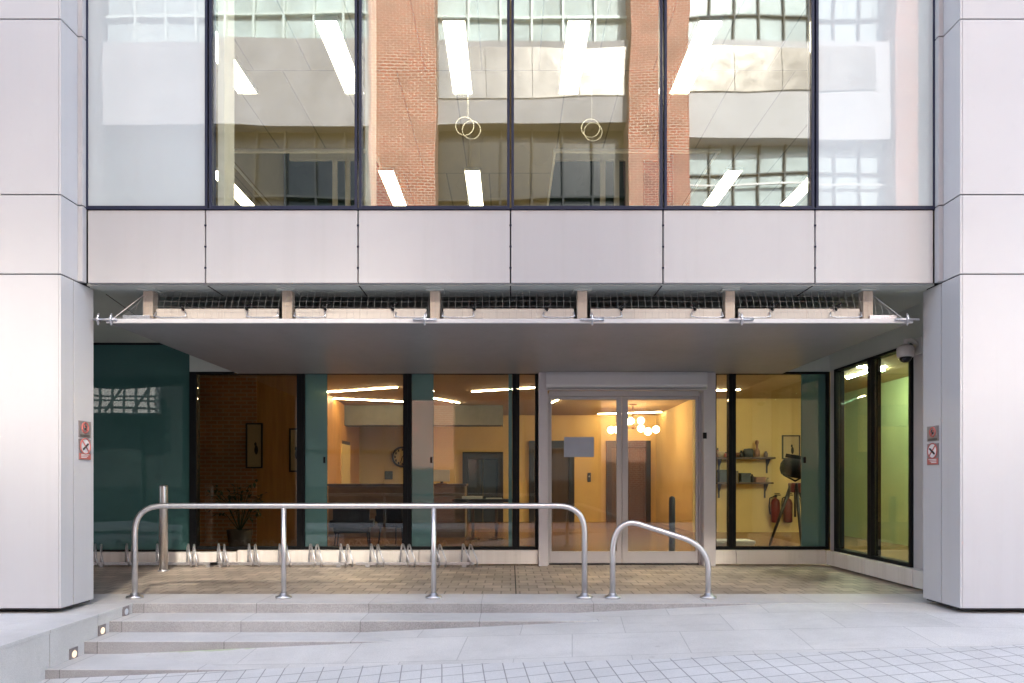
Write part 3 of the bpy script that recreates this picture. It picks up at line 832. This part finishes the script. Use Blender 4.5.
picture(-4.20, -3.99, 1.42, 2.25, 13.0, 'dark framed print cut off by the black window mullion')
# potted plant
t = thing('potted_plant', 'dark leafy pot plant behind the smoked window', 'plant', (-4.75, 12.0, 0))
MB().lathe([(.16, .01), (.22, .40), (.20, .40), (.19, .36)], (-4.75, 12.0, 0)).build('pot', 'pot', t)
mb = MB(); fol = MB()
for k in range(16):
    a = random.uniform(0, 6.28); r = random.uniform(.15, .55); h = random.uniform(.6, 1.35)
    p0 = Vector((-4.75, 12.0, .36)); p2 = Vector((-4.75 + r * math.cos(a), 12 + r * .6 * math.sin(a), h))
    p1 = p0.lerp(p2, .5) + Vector((0, 0, .15))
    mb.tube([p0, p1, p2], [.008, .006, .003], 5)
    for j in range(9):
        q = p1.lerp(p2, random.random()) + Vector((random.uniform(-.09, .09), random.uniform(-.06, .06), random.uniform(-.08, .08)))
        d = Vector((random.uniform(-1, 1), random.uniform(-1, .4), random.uniform(-.6, .5))).normalized() * random.uniform(.08, .15)
        n = d.cross(Vector((0, 0, 1))).normalized() * .03
        vs = [fol.bm.verts.new(v) for v in (q, q + d * .5 + n + Vector((0, 0, .01)), q + d, q + d * .5 - n + Vector((0, 0, .01)))]
        fol.bm.faces.new(vs)
mb.build('stem', 'leaf', t); fol.build('foliage', 'leaf', t)

# right-hand room: shelves, things on them, spotlight on tripod, extinguishers
YS = 16.6
def shelf(z, x0, x1, label):
    t = thing('wall_shelf', label, 'shelf', ((x0 + x1) / 2, YS, z), 'timber shelves on the yellow wall')
    MB().box(x0, x1, YS - .28, YS - .002, z - .04, z, .004).build('board', 'dark_wood', t)
    for x in (x0 + .5, x1 - .12):
        MB().box(x - .015, x + .015, YS - .04, YS - .004, z - .38, z - .042).prism([(YS - .24, z - .042), (YS - .04, z - .042), (YS - .04, z - .22), (YS - .06, z - .22)], 'x', x - .01, x + .01).build('bracket', 'darkframe', t)
shelf(1.82, 4.55, 6.33, 'upper dark timber shelf carrying a tall bottle and bowls')
shelf(1.22, 4.55, 6.28, 'lower dark timber shelf carrying storage boxes')
def onshelf(name, cat, label, mb, mat, at):
    tag(mb.build(name, mat, at=at), label, cat)
yz = YS - .15
onshelf('bottle', 'bottle', 'tall dark bottle with a round stopper on the upper shelf', MB().lathe([(.06, 0), (.07, .15), (.025, .22), (.025, .30), (.045, .33), (.045, .38), (.02, .41)], (5.93, yz, 1.821)), 'clay', (5.93, yz, 1.821))
onshelf('canister', 'canister', 'squat grey canister beside the tall bottle', MB().lathe([(.11, 0), (.12, .17), (.10, .20), (.03, .21)], (5.72, yz, 1.821)), 'slate', (5.72, yz, 1.821))
onshelf('bowl', 'bowl', 'shallow red brown bowl on the upper shelf', MB().lathe([(.06, 0), (.16, .10), (.15, .105), (.05, .02)], (5.38, yz, 1.821)), 'clay', (5.38, yz, 1.821))
onshelf('bowl', 'bowl', 'small pale bowl at the middle of the upper shelf', MB().lathe([(.05, 0), (.11, .13), (.10, .135), (.04, .02)], (5.05, yz, 1.821)), 'cream_dim', (5.05, yz, 1.821))
t = thing('trailing_plant', 'small dark plant in the slim pane at the end of the upper shelf', 'plant', (4.72, yz, 1.821))
MB().lathe([(.05, 0), (.07, .10), (.06, .10)], (4.72, yz, 1.821)).build('pot', 'clay', t)
fol = MB()
for k in range(60):
    q = Vector((4.72, yz, 1.98)) + Vector((random.gauss(0, .08), random.gauss(0, .05), random.gauss(0, .06)))
    d = Vector((random.uniform(-1, 1), random.uniform(-1, 1), random.uniform(-1, 1))).normalized() * .07
    n = d.cross(Vector((0, 0, 1))).normalized() * .02
    fol.bm.faces.new([fol.bm.verts.new(v) for v in (q, q + d * .5 + n, q + d, q + d * .5 - n)])
fol.build('foliage', 'leaf', t)
for x0, x1, h, m, lab in ((4.66, 4.86, .20, 'slate', 'small dark box at the slim-pane end of the lower shelf'), (5.00, 5.26, .30, 'slate', 'tall dark storage box beside the shelf bracket'), (5.28, 5.44, .27, 'desk', 'upright brown box file on the lower shelf'), (5.52, 5.74, .22, 'slate', 'grey storage box right of the brown box file'), (5.88, 6.10, .13, 'clay', 'low red brown tin at the end of the lower shelf')):
    t = thing('storage_box', lab, 'box', ((x0 + x1) / 2, yz, 1.221))
    MB().box(x0, x1, YS - .25, YS - .06, 1.221, 1.221 + h * .8, .006).build('body', m, t)
    MB().box(x0 - .008, x1 + .008, YS - .258, YS - .052, 1.223 + h * .8, 1.221 + h, .005).build('lid', m, t)
for x, r, h, z, m, lab in ((4.98, .035, .22, 1.821, 'clay', 'slim brown bottle at the slim-pane end of the upper shelf'), (5.19, .05, .12, 1.821, 'redsign', 'small red jar on the upper shelf between the bowls'), (5.55, .045, .16, 1.821, 'darkframe', 'small black jar left of the squat canister'), (6.14, .05, .14, 1.821, 'desk', 'brown jar at the far end of the upper shelf'), (5.81, .04, .19, 1.221, 'darkframe', 'narrow dark flask beside the low tin'), (6.19, .05, .11, 1.221, 'cream_dim', 'pale cup at the far end of the lower shelf')):
    t = thing('jar', lab, 'jar', (x, yz, z))
    MB().lathe([(r * .8, 0), (r, h * .1), (r, h * .7), (r * .6, h * .82)], (x, yz, z)).build('body', m, t)
    MB().lathe([(r * .62, h * .825), (r * .62, h)], (x, yz, z), 'z', 14).build('lid', 'darkframe', t)
picture(6.58, 7.02, 1.78, 2.36, YS - .003, 'square framed print on the yellow wall behind the tripod lamp')
def exting(x, y, label):
    t = thing('fire_extinguisher', label, 'fire extinguisher', (x, y, .25), 'fire extinguishers on the yellow wall')
    MB().lathe([(.06, .25), (.10, .27), (.105, .30), (.105, .72), (.08, .80), (.03, .83), (.03, .86)], (x, y, 0)).build('body', 'red', t)
    MB().box(x - .03, x + .03, y - .03, y + .03, .86, .90).box(x - .02, x + .12, y - .015, y + .015, .90, .925).box(x - .02, x + .10, y - .015, y + .015, .94, .96).build('valve', 'darkframe', t)
    MB().tube([(x - .03, y, .88), (x - .14, y - .02, .84), (x - .16, y - .02, .65), (x - .13, y - .01, .45)], .014, 7).build('hose', 'black', t)
    MB().box(x - .05, x + .05, y + .106, YS - .002, .55, .65).build('wall_bracket', 'darkframe', t)
exting(6.36, 16.42, 'red fire extinguisher nearer the shelves')
exting(6.66, 16.42, 'red fire extinguisher half hidden behind the tripod')
# tripod spotlight
x, y = 5.16, 12.4; z0 = 1.24
t = thing('tripod_lamp', 'bulky dark metal spotlight on a dark wooden tripod by the teal panel', 'floor lamp', (x, y, 0))
for a in (15, 165, 262):
    dx, dy = math.cos(R(a)), math.sin(R(a))
    MB().tube([(x + dx * .06, y + dy * .06, z0 - .04), (x + dx * .46, y + dy * .46, .012)], [.036, .022], 8).build('leg', 'darkframe', t)
MB().box(x - .10, x + .10, y - .08, y + .08, z0 - .20, z0 - .02, .02).build('tripod_head', 'red', t)
MB().tube([(x, y, z0 - .1), (x, y, .60)], .022, 8).build('centre_column', 'darkframe', t)
MB().tube([(x - .21, y, z0 + .28), (x - .21, y, z0 + .12), (x, y, z0 + .01), (x + .21, y, z0 + .12), (x + .21, y, z0 + .28)], .018, 8).build('yoke', 'black', t)
rot = Matrix.Translation((x, y, z0 + .24)) @ Matrix.Rotation(R(-112), 4, 'Z') @ Matrix.Rotation(R(-10), 4, 'X')
def turned(mb, name, mat):
    bmesh.ops.transform(mb.bm, matrix=rot, verts=mb.bm.verts); mb.build(name, mat, t)
turned(MB().lathe([(.05, -.26), (.14, -.22), (.175, -.10), (.175, .14), (.195, .15), (.195, .19), (.06, .191)], (0, 0, 0), 'y', 28), 'lamp_housing', 'black')
turned(MB().lathe([(.16, .192), (.13, .215), (.06, .232), (.01, .236)], (0, 0, 0), 'y', 28), 'lens', 'lens')
turned(MB().prism([(-.15, .19), (.15, .19), (.20, .38), (-.20, .38)], 'z', .19, .20), 'barn_door', 'black')
turned(MB().prism([(-.15, .19), (.15, .19), (.20, .38), (-.20, .38)], 'z', -.20, -.19), 'barn_door', 'black')
turned(MB().box(-.03, .03, -.20, .08, .17, .24, .01), 'top_handle', 'black')
MB().tube([(x - .05, y + .1, z0 - .05), (x + .18, y + .2, .9), (x + .25, y + .25, .5), (x + .30, y + .2, .012)], .006, 5).build('cable', 'black', t)
t = thing('storage_box', 'low white box on the floor inside the slim panes right of the doors', 'box', (3.75, 11.4, .01))
MB().box(3.30, 4.0, 11.2, 11.6, .01, .22, .008).build('body', 'paper_w', t)
MB().box(3.29, 4.01, 11.19, 11.61, .222, .27, .006).build('lid', 'paper_w', t)
# access post in lobby
x = wx(672, 12.0)
t = thing('access_post', 'slim dark round-topped post standing inside the right entrance door', 'post', (x, 12.0, 0))
MB().lathe([(.055, .01), (.055, .90), (.05, .95), (.035, .975), (.01, .985)], (x, 12.0, 0), 'z', 20).build('post', 'slate', t)
MB().lathe([(.085, .009), (.085, .022)], (x, 12.0, 0), 'z', 20).build('base_plate', 'steel', t)

# ------------------------------------------------------------------ canopy
YC = 6.9
C = thing('entrance_canopy', 'flat grey steel canopy hung over the entrance from six short posts', 'canopy', (0, YC, 2.845))
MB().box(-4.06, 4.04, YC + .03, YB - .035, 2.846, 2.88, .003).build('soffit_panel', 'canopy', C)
MB().box(-4.08, 4.06, YC - .005, YC + .028, 2.842, 2.886, .006).build('edge_lip', 'lip', C)
px_ = [-3.69, -2.275, -.77, .73, 2.235, 3.64]
for x in px_:
    MB().box(x - .05, x + .05, YC + .06, YC + .16, 2.884, 3.199, .006).build('hanger_post', 'post', C)
    MB().box(x - .09, x + .09, YC + .02, YC + .2, 3.185, 3.1985).build('post_flange', 'soffit', C)
for a, b in zip(px_, px_[1:]):
    MB().box(a + .085, b - .085, YC + .062, YC + .085, 2.884, 3.005, .005).build('upstand_plate', 'upstand', C)
MB().box(-4.0, 4.0, YC + .30, YB - .1, 2.884, 2.93).build('deck', 'joint', C)
for x in px_:
    for s in (-1, 1):
        if (x < -3.5 and s < 0) or (x > 3.5 and s > 0):
            MB().box(x + s * .12 - .12, x + s * .12 + .16 * 1, YC + .03, YC + .058, 2.887, 2.93, .004).build('end_bracket', 'galv', C)
            continue
        c = x + s * .24
        MB().tube([(c - .15, YC + .045, 2.965), (c - .16, YC + .03, 2.92), (c - .1, YC + .02, 2.905), (c + .1, YC + .02, 2.905), (c + .16, YC + .03, 2.92), (c + .15, YC + .045, 2.965)], .008, 7).build('tie_bar', 'galv', C)
for p in (180, 244, 323, 391, 473, 546, 621, 695, 773, 837):
    x = wx(p, YC)
    MB().tube([(x, YC + .07, 3.03), (x - .01, YC + .05, 3.035), (x + .004, YC + .04, 3.0), (x + .02, YC + .05, 2.985)], .012, 6).tube([(x, YC + .055, 3.02), (x + .06, YC + .03, 3.05)], .008, 5).build('hook', 'black', C)
def clamp(x, n=1):
    mb = MB().tube([(x - .12, YC - .02, 2.875), (x + .12, YC - .02, 2.875)], .012, 8)
    for k in range(n):
        xx = x + (k - (n - 1) / 2) * .13
        mb.tube([(xx - .012, YC - .02, 2.875), (xx + .012, YC - .02, 2.875)], .03, 10)
        for q in range(3):
            a = q * math.pi / 3 + .3
            mb.tube([(xx, YC - .02 - .03 * math.cos(a) * .6, 2.875 - .062 * math.sin(a)), (xx, YC - .02 + .03 * math.cos(a) * .6, 2.875 + .062 * math.sin(a))], .010, 6)
    mb.build('wire_clamp', 'galv', C)
clamp(wx(106, YC), 2); clamp(wx(425, YC)); clamp(wx(592, YC)); clamp(wx(741, YC)); clamp(wx(906, YC), 1)
mb = MB().tube([(-3.72, YC + .1, 3.18), (wx(113, YC), YC - .01, 2.88)], .004, 5); mb.build('guy_wire', 'galv', C)
MB().tube([(3.67, YC + .1, 3.18), (wx(903, YC), YC - .01, 2.88)], .004, 5).build('guy_wire', 'galv', C)
MB().tube([(-4.20, YC + .2, 3.19), (-3.95, YC + .3, 3.0), (-3.70, YC + .4, 2.9)], .004, 5).build('guy_wire', 'black', C)
# bird netting
mb = MB()
xa, xb = -3.98, 3.96
n = 116
def netp(u, v):
    x = xa + (xb - xa) * u
    sag = .03 * math.sin(v * math.pi) * (1 + .6 * math.sin(u * 31 + 2 * math.sin(u * 9)))
    e = min(1.0, u / .035, (1 - u) / .035)
    z = 2.888 + (3.19 - 2.888) * v * max(.06, e)
    return Vector((x, YC - .004 + .10 * v - sag, z))
for i in range(n + 1):
    u = i / n
    mb.tube([netp(u, k / 5) for k in range(6)], .0011, 3, False)
for k in range(6):
    v = k / 5
    mb.tube([netp(i / n, v) for i in range(n + 1)], .0011, 3, False)
o = mb.build('bird_net', 'wire', at=(0, YC, 2.888)); tag(o, 'fine wire bird net stretched from the canopy edge up to the soffit', 'netting')

# ------------------------------------------------------------------ handrails, bollard, rack
def arc(p0, c, p1, n=8):
    """quadratic-ish bend"""
    p0, c, p1 = Vector(p0), Vector(c), Vector(p1)
    return [((1 - k / n) ** 2) * p0 + 2 * (k / n) * (1 - k / n) * c + ((k / n) ** 2) * p1 for k in range(n + 1)]
YR = 7.3; rr = .030
def foot(mb, x): mb.lathe([(.085, .001), (.085, .022), (.05, .030), (.042, .055), (.03, .06)], (x, YR, 0))
t = thing('handrail', 'long brushed steel handrail with four posts along the platform edge', 'handrail', (-1.6, YR, 0))
pts = [(-4.01, YR, .01)] + arc((-4.01, YR, .70), (-4.01, YR, .985), (-3.70, YR, .985)) + arc((.50, YR, .985), (.79, YR, .985), (.79, YR, .70)) + [(.79, YR, .01)]
MB().tube(pts, rr, 16).build('top_tube', 'steel', t)
for x in (-2.42, -.82): MB().tube([(x, YR, .01), (x, YR, .96)], .027, 14).build('post', 'steel', t)
for x in (-4.01, -2.42, -.82, .79):
    mb = MB(); foot(mb, x); mb.build('base_collar', 'steel', t)
for x in (-3.65, .45, -2.42, -.82): MB().tube([(x - .004, YR, .985), (x + .004, YR, .985)], rr + .0015, 16).build('weld_joint', 'galv', t)
t = thing('handrail', 'short sloping brushed steel handrail right of the long one in front of the doors', 'handrail', (1.6, YR, 0))
pts = [(1.09, YR, .01)] + arc((1.09, YR, .50), (1.10, YR, .80), (1.30, YR, .805), 8) + [(1.36, YR, .795)] + arc((1.80, YR, .655), (2.10, YR, .57), (2.11, YR, .32)) + [(2.11, YR, .01)]
MB().tube(pts, rr, 16).build('top_tube', 'steel', t)
for x in (1.09, 2.11):
    mb = MB(); foot(mb, x); mb.build('base_collar', 'steel', t)
t = thing('bollard', 'tall plain stainless steel bollard behind the long handrail', 'bollard', (-4.82, 9.5, 0))
MB().lathe([(.056, .005), (.056, 1.17), (.052, 1.19), (.02, 1.195)], (-4.82, 9.5, 0)).build('post', 'steel', t)
MB().lathe([(.075, .001), (.075, .015), (.064, .018)], (-4.82, 9.5, 0)).build('base_ring', 'galv', t)
t = thing('bike_rack', 'low galvanised bicycle rack of paired hoops along the window plinth', 'bike rack', (-3.4, 9.9, 0))
YK = 9.93
for a, b in ((97, 215), (216, 345), (362, 470)):
    MB().box(wx(a - 6, YK), wx(b + 4, YK), YK - .03, YK + .03, .03, .07, .004).box(wx(a + 4, YK), wx(a + 8, YK), YK - .04, YK + .08, .002, .03).box(wx(b - 8, YK), wx(b - 4, YK), YK - .04, YK + .08, .002, .03).build('base_rail', 'galv', t)
for k in range(13):
    x = wx(94 + 30.6 * k, YK)
    for dx, dy, j in ((0, 0, 0), (.10, -.03, 1)):
        q = random.uniform(-.012, .012)
        p0 = (x + dx, YK + dy + .03, .05); top = .34 - .01 * j
        pts = [p0, (x + dx + .01, YK + dy + .02, .22)] + arc((x + dx + .02, YK + dy + .01, .29), (x + dx + .035 + q, YK + dy - .01, top + .05), (x + dx + .075 + q, YK + dy - .08, .27), 6) + [(x + dx + .135 + q, YK + dy - .16, .15), (x + dx + .145, YK + dy - .16, .08), (x + dx + .13, YK + dy - .12, .03)]
        MB().tube(pts, .0125, 8).build('wheel_hoop', 'galv', t)

# ------------------------------------------------------------------ signs, camera, step lights, notice
def sign_ring(sx, y0, y1, z0, z1, label):
    X = sx * XP; n = -sx
    def bx(mb, a, b, ya, yb, za, zb): return mb.box(min(X + n * a, X + n * b), max(X + n * a, X + n * b), ya, yb, za, zb)
    yc = (y0 + y1) / 2; h = z1 - z0; zc = z1 - h * .40; r = min((y1 - y0), h) * .30
    t = thing('sign', label, 'sign', (X, yc, (z0 + z1) / 2))
    bx(MB(), .001, .008, y0, y1, z0, z1).build('plate', 'signgrey', t)
    MB().torus((X + n * .009, yc, zc), r, .008, 'x').tube([(X + n * .009, yc - r * .7, zc + r * .7), (X + n * .009, yc + r * .7, zc - r * .7)], .008, 6).build('prohibition_ring', 'redsign', t)
    MB().tube([(X + n * .0085, yc - r * .1, zc - r * .4), (X + n * .0085, yc + r * .2, zc + r * .4)], .010, 6).build('pictogram', 'signblack', t)
    mb = MB()
    bx(mb, .008, .0095, y0 + .02, y1 - .02, z0 + h * .13, z0 + h * .17); bx(mb, .008, .0095, y0 + .02, y1 - .02, z0 + h * .06, z0 + h * .10)
    mb.build('lettering', 'signblack', t)
def sign_smoke(sx, y0, y1, z0, z1, label):
    X = sx * XP; n = -sx
    def bx(mb, a, b, ya, yb, za, zb): return mb.box(min(X + n * a, X + n * b), max(X + n * a, X + n * b), ya, yb, za, zb)
    yc = (y0 + y1) / 2; h = z1 - z0; w = y1 - y0
    t = thing('no_smoking_sign', label, 'sign', (X, yc, (z0 + z1) / 2))
    bx(MB(), .001, .007, y0, y1, z0, z1).build('plate', 'signgrey', t)
    zc = z1 - h * .34; r = w * .42
    MB().lathe([(r, 0), (r, n * .003)], (X + n * .008, yc, zc), 'x', 28).build('disc', 'signwhite', t)
    MB().torus((X + n * .012, yc, zc), r * .95, .006, 'x').tube([(X + n * .014, yc - r * .6 * 1, zc + r * .62), (X + n * .014, yc + r * .6, zc - r * .62)], .006, 6).build('prohibition_ring', 'redsign', t)
    MB().tube([(X + n * .013, yc - r * .5, zc - r * .42), (X + n * .013, yc + r * .5, zc + r * .30)], .010, 6).build('pictogram', 'signblack', t)
    bx(MB(), .007, .010, y0 + .006, y1 - .006, z0 + .006, z0 + h * .32).build('text_band', 'redsign', t)
    mb = MB()
    for k in range(3):
        zz = z0 + h * (.24 - .07 * k); bx(mb, .010, .0115, y0 + .03, y1 - .03 - .02 * k, zz, zz + .008)
    mb.build('lettering', 'signwhite', t)
sign_ring(-1, 6.71, 6.90, 1.68, 1.845, 'grey plate with a red prohibition ring on the left pier')
sign_smoke(-1, 6.71, 6.90, 1.46, 1.665, 'no smoking sign with a red text band on the left pier')
sign_ring(1, 6.765, 6.95, 1.65, 1.80, 'grey plate with a red prohibition ring on the right pier')
sign_smoke(1, 6.765, 6.95, 1.41, 1.625, 'no smoking sign with a red text band on the right pier')

cxm, cym, czm = 4.58, 7.93, 2.74
t = thing('security_camera', 'white dome security camera on a wall arm beside the right pier', 'security camera', (XW, cym, czm))
MB().box(XW - .035, XW - .002, cym - .09, cym + .09, czm - .02, czm + .17, .01).build('wall_plate', 'plastic', t)
MB().tube([(XW - .03, cym, czm + .09), (XW - .10, cym, czm + .14), (cxm, cym, czm + .14), (cxm, cym, czm + .09)], .028, 10).build('arm', 'plastic', t)
MB().lathe([(.04, .09), (.075, .075), (.092, .05), (.092, -.04), (.084, -.055)], (cxm, cym, czm)).build('housing', 'plastic', t)
MB().lathe([(.066, -.056), (.063, -.075), (.05, -.10), (.025, -.114), (.005, -.118)], (cxm, cym, czm)).build('dome', 'dome', t)

for y, z, lit, lab in ((6.87, -.062, False, 'square recessed step light, dim and bluish, highest of three on the cheek wall'), (6.47, -.165, True, 'square recessed step light glowing warm, middle of three on the cheek wall'), (6.05, -.28, True, 'square recessed step light glowing warm, lowest of three on the cheek wall')):
    X = -3.87
    t = thing('step_light', lab, 'step light', (X, y, z), 'recessed lights beside the steps')
    s = .055
    MB().box(X + .001, X + .012, y - s, y + s, z - s, z + s, .003).build('bezel', 'signgrey', t)
    MB().lathe([(.032, 0), (.030, .004)], (X + .0125, y, z), 'x', 20).build('lens', 'lamp_step' if lit else 'lens', t)
mb = MB().box(wx(564, YB), wx(594, YB), YB - .004, YB - .001, wz(457, YB), wz(437, YB))
tag(mb.build('paper_notice', 'paper', at=(1.0, YB, 1.75)), 'blank bluish sheet of paper taped to the left entrance door', 'notice')

# ------------------------------------------------------------------ buildings across the street (seen mirrored in the glass)
YO = -8.6
A = thing('brick_building', 'red brick and glass block across the street, mirrored in the windows', 'building', (0.6, YO, 0))
def part(name, mat, *boxes, parent=None):
    mb = MB()
    for b in boxes: mb.box(*b)
    return mb.build(name, mat, parent or A)
for x0, x1 in ((-4.5, -2.4), (3.8, 5.7)):
    part('brick_pier', 'brick', (x0, x1, YO - .9, YO + .35, -.5, 22))
part('body', 'facade_dark', (-16, 5.7, YO - 12, YO - 1.0, -.5, 21.5))
part('parapet', 'white', (-16, 5.7, YO - 1.0, YO + .1, 21.5, 22.4))
for x0, x1 in ((-13.4, -4.5), (-2.4, 3.8)):
    part('spandrel', 'grey_render', (x0, x1, YO - .6, YO - .1, 12.9, 15.6))
    part('spandrel', 'slate', (x0, x1, YO - .6, YO - .1, 6.2, 7.0))
    part('glazing', 'pale_glass', (x0, x1, YO - .7, YO - .62, 15.3, 21.4))
    part('glazing', 'night_glass', (x0, x1, YO - .7, YO - .62, 7.0, 12.9))
    part('glazing', 'dark_glass', (x0, x1, YO - .7, YO - .62, -.5, 6.2))
    w = x1 - x0; nn = int(w / .9)
    part('mullion', 'pale_metal', *[(x0 + w * k / nn - .035, x0 + w * k / nn + .035, YO - .62, YO - .42, 15.3, 21.4) for k in range(1, nn)])
    part('mullion', 'facade_dark', *[(x0 + w * k / nn - .03, x0 + w * k / nn + .03, YO - .62, YO - .45, -.5, 12.9) for k in range(1, nn)])
    part('transom', 'pale_metal', *[(x0, x1, YO - .62, YO - .46, z, z + .09) for z in (16.6, 17.9, 19.4, 20.6)])
    part('transom', 'facade_dark', *[(x0, x1, YO - .62, YO - .44, z, z + .07) for z in (2.6, 8.9, 10.6)])
Wt = thing('white_building', 'bright white rendered block with gridded glass across the street, mirrored in the windows', 'building', (10, YO, 0))
part('body', 'slate', (5.75, 15, YO - 14, YO - .7, -.5, 21), parent=Wt)
part('band', 'grey_white', (5.75, 12.4, YO - .7, YO - .1, 12.4, 15.6), parent=Wt)
part('end_wall', 'brick', (12.4, 15, YO - .7, YO + .1, -.5, 21), parent=Wt)
part('glazing', 'pale_glass', (5.75, 12.4, YO - .7, YO - .62, 15.6, 21), parent=Wt)
part('glazing', 'pale_glass', (5.75, 12.4, YO - .7, YO - .62, 6.6, 12.4), parent=Wt)
part('glazing', 'dark_glass', (5.75, 12.4, YO - .7, YO - .62, -.5, 6.6), parent=Wt)
part('mullion', 'slate', *[(5.75 + k * .83, 5.80 + k * .83, YO - .62, YO - .50, z0, z1) for k in range(9) for z0, z1 in ((15.6, 21), (6.6, 12.4))], parent=Wt)
part('transom', 'slate', *[(5.75, 12.4, YO - .62, YO - .52, z, z + .05) for z in (7.6, 8.9, 10.2, 11.4, 16.6, 17.7, 19, 20)], parent=Wt)
part('balcony_rail', 'white', *[(5.75, 12.4, YO - .5, YO - .44, z, z + .06) for z in (8.2, 9.7, 11.0)], parent=Wt)
x = -2.38
for wdt in (1.55, 1.52, 1.56, 1.50):
    part('sun_reflector', 'polished', (x + .01, x + wdt - .01, YO - .1, YO - .06, 13.75, 15.38)); x += wdt  # added reflectors in place of sunlit windows, bouncing sun into the entrance
for x, wdt, z0 in ((5.78, 1.5, 13.9), (7.3, 1.5, 13.9), (8.82, 1.5, 13.9), (10.34, 1.5, 13.9)):
    part('sun_reflector', 'polished_dim', (x, x + wdt, YO - .1, YO - .06, z0, 15.38), parent=Wt)  # weaker reflectors, also added to throw sun onto the entrance floor
Lb = thing('terrace_building', 'dark block with a pale lattice bay window, mirrored in the teal glass', 'building', (-22, YO, 0))
part('body', 'facade_dark', (-28, -16.1, YO - 12, YO - .8, -.5, 16), parent=Lb)
part('wall', 'brick', (-28, -18.4, YO - .8, YO - .2, 8.5, 16), parent=Lb)
part('bay_window', 'white', (-18.0, -14.6, YO + .4, YO + .9, 3.9, 6.1), parent=Lb)
lat = []
for k in range(8): lat.append((-18 + k * .52, -17.93 + k * .52, YO + .9, YO + .98, 3.9, 6.1))
for z in (4.15, 4.6, 4.9, 5.4, 5.75): lat.append((-18, -14.3, YO + .9, YO + .99, z, z + .05))
mb = MB()
for q in lat: mb.box(*q)
for k in range(3): mb.tube([(-17.9 + k * 1.2, YO + .95, 3.95), (-16.9 + k * 1.2, YO + .95, 6.05)], .05, 5)
mb.build('bay_lattice', 'slate', Lb)
# ------------------------------------------------------------------ light, sky, camera
el, az = R(38), R(16)        # the sun stands behind the office building; azimuth measured from +Y towards +X
d = Vector((math.sin(az) * math.cos(el), math.cos(az) * math.cos(el), math.sin(el)))
sl = bpy.data.lights.new('sun', 'SUN'); sl.energy = 4.0; sl.angle = R(.5); sl.color = (1, .94, .85)
so = bpy.data.objects.new('sun', sl); COL.objects.link(so)
so.rotation_euler = d.to_track_quat('Z', 'Y').to_euler(); so.location = d * 60
w = bpy.data.worlds.new('World'); S.world = w; w.use_nodes = True
nt = w.node_tree
bg = nt.nodes['Background']; bg.inputs['Strength'].default_value = 0.15
sk = nt.nodes.new('ShaderNodeTexSky'); sk.sky_type = 'NISHITA'; sk.sun_disc = False
sk.sun_elevation = el; sk.sun_rotation = az; sk.air_density = 1.0; sk.dust_density = 1.5
hs = nt.nodes.new('ShaderNodeHueSaturation'); hs.inputs['Saturation'].default_value = 0.74   # sky greyed to take the blue cast off the shade
nt.links.new(sk.outputs[0], hs.inputs['Color']); nt.links.new(hs.outputs[0], bg.inputs['Color'])
cam = bpy.data.cameras.new('camera'); co = bpy.data.objects.new('camera', cam); COL.objects.link(co)
co.location = (0, 0, E); co.rotation_euler = (R(90), 0, 0)
cam.sensor_width = 36; cam.lens = 684 * 36 / 1024
cam.shift_y = 139.5 / 1024; cam.shift_x = 1.5 / 1024
cam.clip_start = .05; cam.clip_end = 600
S.camera = co
vs = S.view_settings
vs.view_transform = 'Standard'; vs.look = 'None'; vs.gamma = 1; vs.use_curve_mapping = False
vs.exposure = 2.42
S.cycles.max_bounces = 8; S.cycles.transparent_max_bounces = 24; S.cycles.glossy_bounces = 4; S.cycles.diffuse_bounces = 4
S.cycles.caustics_reflective = True; S.cycles.blur_glossy = 0; S.cycles.use_guiding = True; S.cycles.caustics_refractive = False
S.cycles.use_denoising = True
S.cycles.sample_clamp_indirect = 0
